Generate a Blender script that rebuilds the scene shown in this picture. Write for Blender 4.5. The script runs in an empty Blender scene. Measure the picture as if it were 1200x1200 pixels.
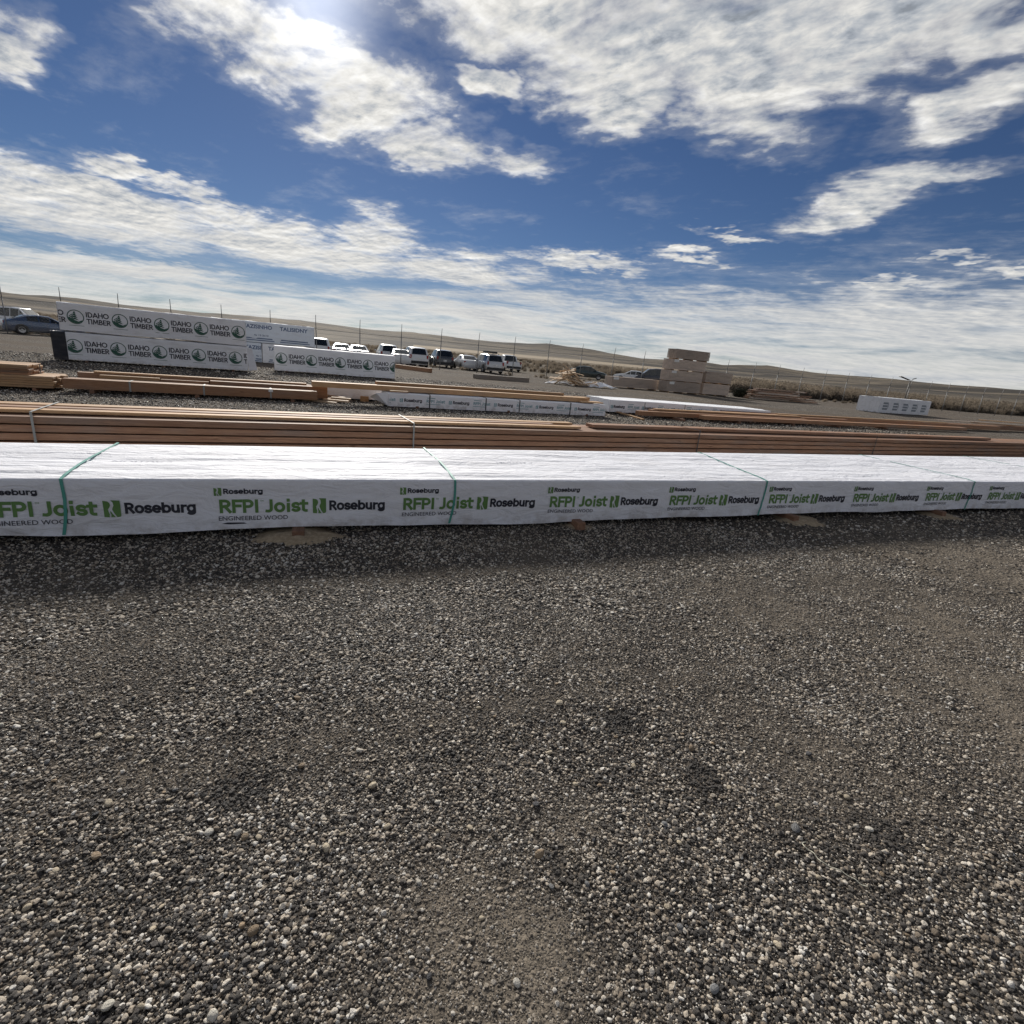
import bpy, bmesh, math, random
import numpy as np
from mathutils import Vector, Matrix

random.seed(7)
rng = np.random.default_rng(11)
S = bpy.context.scene
COL = S.collection
R = math.radians

# ------------------------------------------------------------------ camera
EYE = 1.6
PITCH, ROLL = R(16.68), R(5.37)
SUN_AZ, SUN_EL = R(-21.2), R(25.8)          # azimuth from +Y towards +X
fw = Vector((0, math.cos(PITCH), -math.sin(PITCH)))
up0 = Vector((0, math.sin(PITCH), math.cos(PITCH)))
rt0 = Vector((1, 0, 0))
rt = rt0 * math.cos(ROLL) + up0 * math.sin(ROLL)
up = up0 * math.cos(ROLL) - rt0 * math.sin(ROLL)
cam_d = bpy.data.cameras.new('camera')
cam = bpy.data.objects.new('camera', cam_d)
COL.objects.link(cam)
cam.matrix_world = Matrix(((rt.x, up.x, -fw.x, 0), (rt.y, up.y, -fw.y, 0), (rt.z, up.z, -fw.z, EYE), (0, 0, 0, 1)))
cam_d.sensor_width = 36
cam_d.lens = 18.0
cam_d.clip_start = 0.05
cam_d.clip_end = 12000
S.camera = cam
S.cycles.use_denoising = True
S.cycles.max_bounces = 5
S.cycles.diffuse_bounces = 3
S.cycles.glossy_bounces = 2
S.cycles.transmission_bounces = 2

# ------------------------------------------------------------------ node helpers
def nd(nt, kind, **kw):
    n = nt.nodes.new('ShaderNode' + kind)
    for k, v in kw.items():
        setattr(n, k, v)
    return n

def inp(nt, sock, v):
    if hasattr(v, 'is_linked') or isinstance(v, bpy.types.NodeSocket):
        nt.links.new(v, sock)
    else:
        sock.default_value = v

def mth(nt, op, a, b=0.0, c=0.0, clamp=False):
    n = nd(nt, 'Math', operation=op, use_clamp=clamp)
    inp(nt, n.inputs[0], a)
    if len(n.inputs) > 1: inp(nt, n.inputs[1], b)
    if len(n.inputs) > 2: inp(nt, n.inputs[2], c)
    return n.outputs[0]

def vmth(nt, op, a, b=(0, 0, 0), out=0):
    n = nd(nt, 'VectorMath', operation=op)
    inp(nt, n.inputs[0], a)
    inp(nt, n.inputs[1], b)
    return n.outputs['Value'] if op in ('DOT_PRODUCT', 'LENGTH', 'DISTANCE') else n.outputs[0]

def maprange(nt, v, a, b, c=0.0, d=1.0, smooth=True):
    n = nd(nt, 'MapRange', interpolation_type='SMOOTHSTEP' if smooth else 'LINEAR')
    inp(nt, n.inputs[0], v)
    for i, q in enumerate((a, b, c, d)):
        inp(nt, n.inputs[i + 1], q)
    return n.outputs[0]

def mixc(nt, f, a, b, blend='MIX'):
    n = nd(nt, 'Mix', data_type='RGBA', blend_type=blend)
    inp(nt, n.inputs[0], f)
    for i, v in ((6, a), (7, b)):
        if isinstance(v, (tuple, list)) and len(v) == 3: v = (*v, 1)
        inp(nt, n.inputs[i], v)
    return n.outputs[2]

def noise(nt, vec, scale, detail=4.0, rough=0.55, dist=0.0, dims='3D', out='Fac'):
    n = nd(nt, 'TexNoise', noise_dimensions=dims)
    inp(nt, n.inputs['Vector'], vec)
    inp(nt, n.inputs['Scale'], scale)
    n.inputs['Detail'].default_value = detail
    n.inputs['Roughness'].default_value = rough
    n.inputs['Distortion'].default_value = dist
    return n.outputs[out]

# ------------------------------------------------------------------ world: Nishita sky and one cloud layer
W = bpy.data.worlds.new('World')
S.world = W
W.use_nodes = True
wt = W.node_tree
wt.nodes.clear()
w_out = nd(wt, 'OutputWorld')
w_bg = nd(wt, 'Background')
wt.links.new(w_bg.outputs[0], w_out.inputs[0])
sky = nd(wt, 'TexSky', sky_type='NISHITA', sun_disc=False)
sky.sun_elevation = SUN_EL
sky.sun_rotation = SUN_AZ
sky.altitude = 700
sky.air_density = 1.0
sky.dust_density = 0.1
sky.ozone_density = 3.0
SKY_STRENGTH = 0.10
w_bg.inputs[1].default_value = SKY_STRENGTH
W.cycles.sampling_method = 'MANUAL'
W.cycles.sample_map_resolution = 512

# cloud banks: each row is an ellipse (affine map of azimuth, elevation in radians to the unit disc)
CLOUDS = [
    (2.297, 0.267, -0.54, -0.801, -12.43, 6.154), (9.238, -3.111, 0.514, -4.745, -21.748, 9.191),
    (9.332, 0.104, -2.857, -3.498, -20.063, 8.883), (6.022, -2.55, 1.621, -2.885, -19.567, 8.897),
    (6.599, -3.59, 3.499, -3.128, -17.652, 5.378), (5.291, -1.437, 1.735, -1.565, -29.891, 9.272),
    (15.724, -1.902, 1.416, -2.28, -43.199, 13.199), (8.278, -3.875, 5.098, -1.095, -23.542, 9.024),
    (27.638, -4.241, 21.519, 7.505, -21.416, 12.11), (5.161, -1.585, 3.666, -1.21, -26.717, 3.045),
    (5.269, -1.297, 2.429, -1.614, -30.093, 3.617), (14.15, -2.984, 4.332, -1.629, -25.156, 3.712),
    (6.054, -0.584, 0.967, -0.775, -32.931, 4.501), (10.337, -3.287, 6.669, -3.564, -99.893, 17.578),
    (4.714, -1.07, 3.212, 0.188, -62.085, 4.764), (11.431, 7.528, -7.373, 11.499, -29.677, 2.072),
    (9.642, 3.657, -6.29, 1.217, -54.164, 15.167), (10.029, 6.157, -7.973, 5.967, -31.045, 7.676),
    (16.697, 16.111, -17.115, 12.179, -22.104, 2.151), (41.714, 13.986, -28.936, 8.034, -184.342, 30.194),
    (19.357, 5.603, -11.863, 4.355, -123.029, 17.423), (29.753, 8.373, -22.007, -4.54, -161.181, 29.966),
    (14.175, 2.509, -5.465, -4.3, -165.779, 37.788), (7.043, 0.265, -0.707, -0.932, -74.246, 12.754),
    (15.985, 2.029, -4.404, -1.426, -111.189, 21.42), (11.79, -4.009, 2.585, -9.335, -68.492, 26.174),
]

def build_sky():
    tc = nd(wt, 'TexCoord').outputs['Generated']
    sep = nd(wt, 'SeparateXYZ')
    wt.links.new(tc, sep.inputs[0])
    dx, dy, dz = sep.outputs
    zc = mth(wt, 'MAXIMUM', dz, 0.0)
    az = mth(wt, 'ARCTAN2', dx, dy)
    el = mth(wt, 'ARCSINE', zc)
    # the cloud sheet: a plane overhead seen in perspective
    def sheet(k):
        inv = mth(wt, 'DIVIDE', 1.0, mth(wt, 'ADD', zc, k))
        c = nd(wt, 'CombineXYZ')
        wt.links.new(mth(wt, 'MULTIPLY', dx, inv), c.inputs[0])
        wt.links.new(mth(wt, 'MULTIPLY', dy, inv), c.inputs[1])
        return c.outputs[0]
    puv = sheet(0.09)
    # ragged edges: warp the place where the banks are read
    wv = vmth(wt, 'SUBTRACT', noise(wt, puv, 2.6, 4, 0.64, dims='2D', out='Color'), (0.5, 0.5, 0.5))
    ae = nd(wt, 'CombineXYZ')
    wt.links.new(az, ae.inputs[0])
    wt.links.new(el, ae.inputs[1])
    ae.inputs[2].default_value = 1.0
    sc_ = nd(wt, 'VectorMath', operation='MULTIPLY')
    wt.links.new(wv, sc_.inputs[0])
    cmb = nd(wt, 'CombineXYZ')
    wt.links.new(mth(wt, 'MULTIPLY_ADD', zc, 0.36, 0.05), cmb.inputs[0])
    wt.links.new(mth(wt, 'MULTIPLY_ADD', zc, 0.30, 0.012), cmb.inputs[1])
    wt.links.new(cmb.outputs[0], sc_.inputs[1])
    q = vmth(wt, 'ADD', ae.outputs[0], sc_.outputs[0])
    field = None
    for i_, (a, b, c, d, e, f) in enumerate(CLOUDS):
        p1 = vmth(wt, 'DOT_PRODUCT', q, (a, b, c))
        p2 = vmth(wt, 'DOT_PRODUCT', q, (d, e, f))
        r2 = mth(wt, 'MULTIPLY_ADD', p2, p2, mth(wt, 'MULTIPLY', p1, p1))
        t = mth(wt, 'MULTIPLY_ADD', r2, -0.42, 0.64 if i_ in (0, 1, 2, 4, 7, 9, 10) else 0.50)
        field = t if field is None else mth(wt, 'MAXIMUM', field, t)
    field = mth(wt, 'MAXIMUM', field, -0.50)
    # beyond the view broken cloud goes on, thickened to brighten the shaded fronts
    far = noise(wt, puv, 0.55, 2, 0.5, dims='2D')
    far = maprange(wt, far, 0.42, 0.56, -0.50, 0.45)
    aabs = mth(wt, 'ABSOLUTE', az)
    side = maprange(wt, aabs, 0.86, 1.15)
    top = maprange(wt, el, 0.62, 0.80)
    out_m = mth(wt, 'MAXIMUM', side, top)
    mixf = nd(wt, 'Mix', data_type='FLOAT')
    wt.links.new(out_m, mixf.inputs[0]); wt.links.new(field, mixf.inputs[2]); wt.links.new(far, mixf.inputs[3])
    field = mixf.outputs[0]
    # streaky low deck along the horizon
    lowtop = mth(wt, 'MULTIPLY_ADD', az, 0.075, 0.115)
    lowtop = mth(wt, 'MAXIMUM', lowtop, 0.075)
    rel = mth(wt, 'DIVIDE', el, lowtop)
    low = maprange(wt, rel, 0.60, 1.6, 0.42, -0.50)
    field = mth(wt, 'MAXIMUM', field, low)
    # puffs: broad billows, and a finer mottle in rows across the wind
    rowv = nd(wt, 'VectorRotate', rotation_type='Z_AXIS')
    wt.links.new(puv, rowv.inputs[0]); rowv.inputs['Angle'].default_value = R(35)
    str_uv = vmth(wt, 'MULTIPLY', rowv.outputs[0], (0.72, 1.0, 1.0))
    n1 = noise(wt, str_uv, 3.1, 8, 0.575, 0.15, '2D')
    n2 = noise(wt, str_uv, 17.0, 4, 0.62, 0.2, '2D')
    # near the horizon the sheet is seen edge on: long level streaks
    lv = nd(wt, 'CombineXYZ')
    wt.links.new(mth(wt, 'MULTIPLY', az, 2.4), lv.inputs[0])
    wt.links.new(mth(wt, 'MULTIPLY', el, 24.0), lv.inputs[1])
    n3 = noise(wt, lv.outputs[0], 1.7, 6, 0.6, 0.5, '2D')
    lowf = maprange(wt, el, 0.09, 0.20, 1.0, 0.0)
    mx = nd(wt, 'Mix', data_type='FLOAT')
    wt.links.new(mth(wt, 'MULTIPLY', lowf, 0.8), mx.inputs[0]); wt.links.new(n1, mx.inputs[2]); wt.links.new(n3, mx.inputs[3])
    mx.inputs[0].default_value = 0.8
    n1m = mx.outputs[0]
    fine_w = maprange(wt, el, 0.05, 0.22, 0.08, 0.30)
    nn = mth(wt, 'ADD', mth(wt, 'MULTIPLY', mth(wt, 'SUBTRACT', n2, 0.5), fine_w), mth(wt, 'ADD', n1m, 0.15))
    dens = mth(wt, 'ADD', field, mth(wt, 'MULTIPLY_ADD', nn, 1.9, -1.24))
    cover = mth(wt, 'MAXIMUM', maprange(wt, dens, -0.15, 0.64), maprange(wt, dens, -0.50, 0.15, 0.0, 0.13))
    # shade: the same noise read a little towards the sun tells the lit side of a puff
    off = (math.sin(SUN_AZ), math.cos(SUN_AZ))
    c_, s_ = math.cos(R(35)), math.sin(R(35))
    ro = ((off[0] * c_ - off[1] * s_) * 0.72, off[0] * s_ + off[1] * c_)
    n1b = noise(wt, vmth(wt, 'ADD', str_uv, (ro[0] * 0.045, ro[1] * 0.045, 0)), 3.1, 5, 0.575, 0.15, '2D')
    grad = mth(wt, 'SUBTRACT', n1, n1b)
    mott = mth(wt, 'SUBTRACT', n2, 0.5)
    thick = maprange(wt, dens, 0.25, 1.15)
    sund = Vector((math.sin(SUN_AZ) * math.cos(SUN_EL), math.cos(SUN_AZ) * math.cos(SUN_EL), math.sin(SUN_EL)))
    cosd = mth(wt, 'MAXIMUM', vmth(wt, 'DOT_PRODUCT', tc, tuple(sund)), 0.0)
    glow = mth(wt, 'POWER', cosd, 14.0)
    core = mth(wt, 'POWER', cosd, 480.0)
    gl = mth(wt, 'MULTIPLY', grad, maprange(wt, el, 0.06, 0.2, 0.3, 1.5))
    thk = mth(wt, 'MULTIPLY', thick, maprange(wt, el, 0.05, 0.25, -0.04, -0.30))
    lit = mth(wt, 'ADD', mth(wt, 'ADD', thk, 0.57), gl)
    lit = mth(wt, 'ADD', lit, mth(wt, 'MULTIPLY', mth(wt, 'MULTIPLY', mth(wt, 'SUBTRACT', n3, 0.5), lowf), -0.55))
    lit = mth(wt, 'ADD', lit, mth(wt, 'MULTIPLY', mth(wt, 'MULTIPLY', mott, fine_w), -1.2))
    lit = mth(wt, 'ADD', lit, mth(wt, 'MULTIPLY', glow, 0.14))
    lit = mth(wt, 'MAXIMUM', lit, 0.24)
    lit = mth(wt, 'ADD', lit, mth(wt, 'MULTIPLY', core, 0.7))
    k = 1.0 / SKY_STRENGTH
    ccol = mixc(wt, maprange(wt, lit, 0.25, 0.62), (0.86 * k, 0.95 * k, 1.08 * k), (1.0 * k, 0.985 * k, 0.945 * k))
    sc2 = nd(wt, 'VectorMath', operation='SCALE')
    wt.links.new(ccol, sc2.inputs[0]); wt.links.new(lit, sc2.inputs['Scale'])
    # clear sky, deep blue in dry high air
    clear = vmth(wt, 'MULTIPLY', sky.outputs[0], (0.225, 0.262, 0.340))
    clear = vmth(wt, 'MINIMUM', clear, (2.3, 3.3, 5.0))
    veil = nd(wt, 'VectorMath', operation='SCALE')
    veil.inputs[0].default_value = (5.0, 5.2, 5.6)
    wt.links.new(core, veil.inputs['Scale'])
    clear = vmth(wt, 'ADD', clear, veil.outputs[0])
    fin = mixc(wt, cover, clear, sc2.outputs[0])
    wt.links.new(fin, w_bg.inputs[0])

build_sky()

# ------------------------------------------------------------------ sun and exposure
sun_d = bpy.data.lights.new('sun', 'SUN')
sun_d.energy = 4.6
sun_d.angle = R(9.0)                 # veiled by thin cloud
sun_d.color = (1.0, 0.95, 0.87)
sun = bpy.data.objects.new('sun', sun_d)
COL.objects.link(sun)
to_sun = Vector((math.sin(SUN_AZ) * math.cos(SUN_EL), math.cos(SUN_AZ) * math.cos(SUN_EL), math.sin(SUN_EL)))
sun.rotation_euler = to_sun.to_track_quat('Z', 'Y').to_euler()
S.view_settings.view_transform = 'Standard'
S.view_settings.look = 'None'
S.view_settings.exposure = 0.36
S.view_settings.gamma = 1.0
S.view_settings.use_curve_mapping = False

# ------------------------------------------------------------------ numpy value noise
_LAT = np.random.default_rng(3).random((256, 256))
def vnoise(x, y):
    x = np.asarray(x, float); y = np.asarray(y, float)
    xi = np.floor(x).astype(int); yi = np.floor(y).astype(int)
    fx = x - xi; fy = y - yi
    fx = fx * fx * (3 - 2 * fx); fy = fy * fy * (3 - 2 * fy)
    a = _LAT[xi & 255, yi & 255]; b = _LAT[(xi + 1) & 255, yi & 255]
    c = _LAT[xi & 255, (yi + 1) & 255]; d = _LAT[(xi + 1) & 255, (yi + 1) & 255]
    return (a + (b - a) * fx) * (1 - fy) + (c + (d - c) * fx) * fy
def fbm(x, y, o=4):
    s = 0; a = 0.5
    for i in range(o):
        s = s + a * (vnoise(np.asarray(x) * 2 ** i + 17.3 * i, np.asarray(y) * 2 ** i + 9.1 * i) - 0.5)
        a *= 0.5
    return s * 2          # about -1 .. 1

# ------------------------------------------------------------------ object helpers
def setp(o, label=None, cat=None, group=None, kind=None):
    if label: o['label'] = label
    if cat: o['category'] = cat
    if group: o['group'] = group
    if kind: o['kind'] = kind
    return o

def link(name, me, parent=None, loc=None, rz=None):
    o = bpy.data.objects.new(name, me)
    COL.objects.link(o)
    if parent is not None: o.parent = parent
    if loc is not None: o.location = loc
    if rz is not None: o.rotation_euler = (0, 0, rz)
    return o

def thing(name, label, cat, loc, rz=0.0, group=None):
    o = link(name, None, None, loc, rz)
    o.empty_display_size = 0.2
    return setp(o, label, cat, group)

def mesh(name, verts, faces, mats, smooth=False, midx=None):
    me = bpy.data.meshes.new(name)
    me.from_pydata([tuple(v) for v in verts], [], [tuple(f) for f in faces])
    for m in (mats if isinstance(mats, (list, tuple)) else [mats]):
        me.materials.append(m)
    if midx is not None:
        me.polygons.foreach_set('material_index', midx)
    if smooth:
        me.polygons.foreach_set('use_smooth', [True] * len(me.polygons))
    me.update()
    return me

def grid_faces(n, m, wrap=False):
    f = []
    for i in range(n - 1):
        for j in range(m - 1 if not wrap else m):
            k = (j + 1) % m
            f.append((i * m + j, (i + 1) * m + j, (i + 1) * m + k, i * m + k))
    return f

_boxes = {}
def box_mesh(dx, dy, dz, mat, bev=0.004):
    """bevelled box, origin at the middle of its bottom"""
    key = (round(dx, 3), round(dy, 3), round(dz, 3), mat.name, bev)
    if key in _boxes: return _boxes[key]
    bm = bmesh.new()
    bmesh.ops.create_cube(bm, size=1)
    for v in bm.verts: v.co = Vector((v.co.x * dx, v.co.y * dy, (v.co.z + 0.5) * dz))
    if bev: bmesh.ops.bevel(bm, geom=bm.edges[:], offset=min(bev, dx * .3, dy * .3, dz * .3), segments=1, affect='EDGES')
    me = bpy.data.meshes.new('box')
    bm.to_mesh(me); bm.free()
    me.materials.append(mat)
    _boxes[key] = me
    return me

class MB:
    """collects simple shapes into one mesh"""
    def __init__(s): s.v = []; s.f = []; s.mi = []
    def box(s, c, d, rz=0.0, tilt=None, mi=0):
        M = Matrix.Rotation(rz, 3, 'Z')
        if tilt is not None: M = M @ Matrix.Rotation(tilt, 3, 'Y')
        b = len(s.v)
        for sx in (-.5, .5):
            for sy in (-.5, .5):
                for sz in (-.5, .5):
                    s.v.append(Vector(c) + M @ Vector((sx * d[0], sy * d[1], sz * d[2])))
        for f in ((0, 1, 3, 2), (4, 6, 7, 5), (0, 4, 5, 1), (2, 3, 7, 6), (0, 2, 6, 4), (1, 5, 7, 3)):
            s.f.append(tuple(b + i for i in f)); s.mi.append(mi)
        return s
    def tube(s, pts, r, n=6, mi=0, cap=True, flat=1.0):
        pts = [Vector(p) for p in pts]
        b = len(s.v)
        for i, p in enumerate(pts):
            t = (pts[min(i + 1, len(pts) - 1)] - pts[max(i - 1, 0)]).normalized()
            a = t.cross(Vector((0, 0, 1)))
            if a.length < 1e-3: a = Vector((1, 0, 0))
            a.normalize(); c = t.cross(a)
            rr = r[i] if isinstance(r, (list, tuple)) else r
            for j in range(n):
                th = 2 * math.pi * j / n
                s.v.append(p + a * math.cos(th) * rr + c * math.sin(th) * rr * flat)
        for i in range(len(pts) - 1):
            for j in range(n):
                k = (j + 1) % n
                s.f.append((b + i * n + j, b + i * n + k, b + (i + 1) * n + k, b + (i + 1) * n + j)); s.mi.append(mi)
        if cap:
            s.f.append(tuple(b + j for j in range(n))[::-1]); s.mi.append(mi)
            e = b + (len(pts) - 1) * n
            s.f.append(tuple(e + j for j in range(n))); s.mi.append(mi)
        return s
    def poly(s, pts, mi=0):
        b = len(s.v)
        s.v += [Vector(p) for p in pts]
        s.f.append(tuple(range(b, b + len(pts)))); s.mi.append(mi)
        return s
    def build(s, name, mats, parent=None, smooth=False, loc=None, rz=None):
        return link(name, mesh(name, s.v, s.f, mats, smooth, s.mi), parent, loc, rz)

# ------------------------------------------------------------------ materials
def pmat(name, col, rough=0.7, metal=0.0, spec=0.5, coat=0.0, build=None):
    m = bpy.data.materials.new(name)
    m.use_nodes = True
    nt = m.node_tree
    b = nt.nodes['Principled BSDF']
    b.inputs['Base Color'].default_value = (*col, 1)
    b.inputs['Roughness'].default_value = rough
    b.inputs['Metallic'].default_value = metal
    b.inputs['Specular IOR Level'].default_value = spec
    b.inputs['Coat Weight'].default_value = coat
    if build: build(nt, b)
    return m

def bump(nt, b, h, dist, strength=1.0):
    n = nd(nt, 'Bump')
    n.inputs['Strength'].default_value = strength
    n.inputs['Distance'].default_value = dist
    nt.links.new(h, n.inputs['Height'])
    nt.links.new(n.outputs[0], b.inputs['Normal'])

def wood(name, c1, c2, weather=0.0, bumpd=0.0015):
    """grain runs along the object's X axis; every board has its own tint"""
    def f(nt, b):
        tc = nd(nt, 'TexCoord').outputs['Object']
        oi = nd(nt, 'ObjectInfo')
        rnd = oi.outputs['Random']
        offs = nd(nt, 'CombineXYZ')
        for i, k in enumerate((13.0, 7.0, 5.0)):
            nt.links.new(mth(nt, 'MULTIPLY', rnd, k), offs.inputs[i])
        p = vmth(nt, 'ADD', tc, offs.outputs[0])
        g = noise(nt, vmth(nt, 'MULTIPLY', p, (0.9, 16, 16)), 3.0, 6, 0.65, 0.6)
        g2 = noise(nt, vmth(nt, 'MULTIPLY', p, (3, 60, 60)), 3.0, 3, 0.6)
        big = noise(nt, vmth(nt, 'MULTIPLY', p, (0.7, 3, 3)), 1.5, 3, 0.5)
        col = mixc(nt, maprange(nt, g, 0.3, 0.72), c1, c2)
        col = mixc(nt, maprange(nt, g2, 0.35, 0.7, 0.0, 0.35), col, tuple(v * 0.55 for v in c2))
        col = mixc(nt, maprange(nt, big, 0.45, 0.75, 0.0, 0.35 + weather), col, (0.20, 0.185, 0.17))
        # small dark knots
        vo = nd(nt, 'TexVoronoi')
        nt.links.new(vmth(nt, 'MULTIPLY', p, (1.6, 7, 7)), vo.inputs['Vector'])
        vo.inputs['Scale'].default_value = 1.3
        kn = maprange(nt, vo.outputs['Distance'], 0.05, 0.13, 0.75, 0.0)
        col = mixc(nt, kn, col, (0.09, 0.045, 0.022))
        hsv = nd(nt, 'HueSaturation')
        nt.links.new(col, hsv.inputs['Color'])
        nt.links.new(maprange(nt, rnd, 0, 1, 0.74, 1.26, False), hsv.inputs['Value'])
        hsv.inputs['Saturation'].default_value = 1.0
        nt.links.new(hsv.outputs[0], b.inputs['Base Color'])
        bump(nt, b, g2, bumpd, 0.6)
    return pmat(name, c1, 0.72, spec=0.25, build=f)

def wrapmat(name, col, dirt=0.25, fine=60.0, rough=0.72):
    def f(nt, b):
        tc = nd(nt, 'TexCoord').outputs['Object']
        a = noise(nt, vmth(nt, 'MULTIPLY', tc, (0.8, 3.0, 3.0)), 2.0, 6, 0.6, 0.3)
        c = mixc(nt, maprange(nt, a, 0.42, 0.8, 0.0, dirt), col, (0.36, 0.33, 0.29))
        sp = noise(nt, tc, 38, 3, 0.6)
        c = mixc(nt, maprange(nt, sp, 0.66, 0.78, 0.0, dirt * 1.6), c, (0.22, 0.19, 0.16))
        sz = nd(nt, 'SeparateXYZ'); nt.links.new(tc, sz.inputs[0])
        spl = mth(nt, 'MULTIPLY', maprange(nt, sz.outputs[2], 0.08, 0.24, 1.0, 0.0), maprange(nt, noise(nt, tc, 6.0, 6, 0.7), 0.40, 0.66))
        c = mixc(nt, mth(nt, 'MULTIPLY', spl, 0.45), c, (0.24, 0.20, 0.16))
        nt.links.new(c, b.inputs['Base Color'])
        cr = noise(nt, vmth(nt, 'MULTIPLY', tc, (1.0, 2.0, 2.5)), 4.0, 6, 0.60, 1.0)
        gv = noise(nt, vmth(nt, 'MULTIPLY', tc, (0.35, 16.0, 1.0)), 1.6, 4, 0.6, 0.4)
        cr2 = noise(nt, vmth(nt, 'MULTIPLY', tc, (1.0, 1.6, 1.6)), fine, 2, 0.5)
        h_ = mth(nt, 'MULTIPLY_ADD', cr2, 0.04, mth(nt, 'MULTIPLY_ADD', gv, 0.7, cr))
        bump(nt, b, h_, 0.035, 0.75)
    return pmat(name, col, rough, spec=0.2, build=f)

M = {}
M['wrap'] = wrapmat('white_wrap', (0.72, 0.73, 0.78), 0.22)
M['wrap_lit'] = wrapmat('lit_white_wrap', (0.86, 0.87, 0.90), 0.15)  # white wrap with stronger light put into its colour, and less dirt
M['wrap_old'] = wrapmat('grey_white_wrap', (0.76, 0.77, 0.80), 0.3)
M['wrap_blue'] = wrapmat('pale_blue_wrap', (0.64, 0.69, 0.76), 0.25)
M['black_wrap'] = wrapmat('black_wrap', (0.025, 0.027, 0.035), 0.1, rough=0.4)
M['pale'] = wood('pale_scrap', (0.68, 0.52, 0.36), (0.52, 0.37, 0.23))
M['fir'] = wood('fresh_fir', (0.55, 0.36, 0.20), (0.40, 0.23, 0.115))
M['beam'] = wood('reddish_beam', (0.37, 0.216, 0.134), (0.23, 0.120, 0.073), 0.1)
M['glulam'] = wood('brown_beam', (0.37, 0.215, 0.125), (0.24, 0.125, 0.07))
M['old'] = wood('weathered_boards', (0.60, 0.50, 0.42), (0.45, 0.36, 0.295), 0.05)
M['red'] = wood('red_boards', (0.34, 0.21, 0.14), (0.22, 0.125, 0.085), 0.2)
M['grey_wood'] = wood('grey_timber', (0.26, 0.22, 0.18), (0.15, 0.12, 0.10), 0.3)
M['block'] = wood('bearer_wood', (0.26, 0.15, 0.095), (0.16, 0.085, 0.055))
M['ink'] = pmat('black_ink', (0.015, 0.017, 0.03), 0.55)
M['ink_faint'] = pmat('faint_ink', (0.645, 0.655, 0.70), 0.75)
M['green_ink'] = pmat('green_ink', (0.095, 0.20, 0.055), 0.55)
M['forest_ink'] = pmat('forest_green_ink', (0.018, 0.085, 0.06), 0.55)
M['navy_ink'] = pmat('navy_ink', (0.075, 0.12, 0.22), 0.55)
M['teal_grey_ink'] = pmat('faded_grey_ink', (0.22, 0.25, 0.28), 0.6)
M['teal_ink'] = pmat('faded_teal_ink', (0.20, 0.36, 0.40), 0.55)
M['strap'] = pmat('green_strap', (0.06, 0.28, 0.23), 0.45)
M['strap_w'] = pmat('pale_strap', (0.27, 0.28, 0.27), 0.6)
M['strap_d'] = pmat('dark_strap', (0.03, 0.035, 0.04), 0.45)
M['tag'] = pmat('paper_tag', (0.72, 0.72, 0.70), 0.7)
M['void'] = pmat('bundle_core', (0.09, 0.065, 0.045), 0.8)
M['steel'] = pmat('galvanised_steel', (0.20, 0.205, 0.21), 0.6, 0.3)
M['steel_d'] = pmat('dark_steel', (0.10, 0.10, 0.10), 0.5, 0.4)
M['string'] = pmat('pale_string', (0.62, 0.60, 0.48), 0.7)

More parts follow.
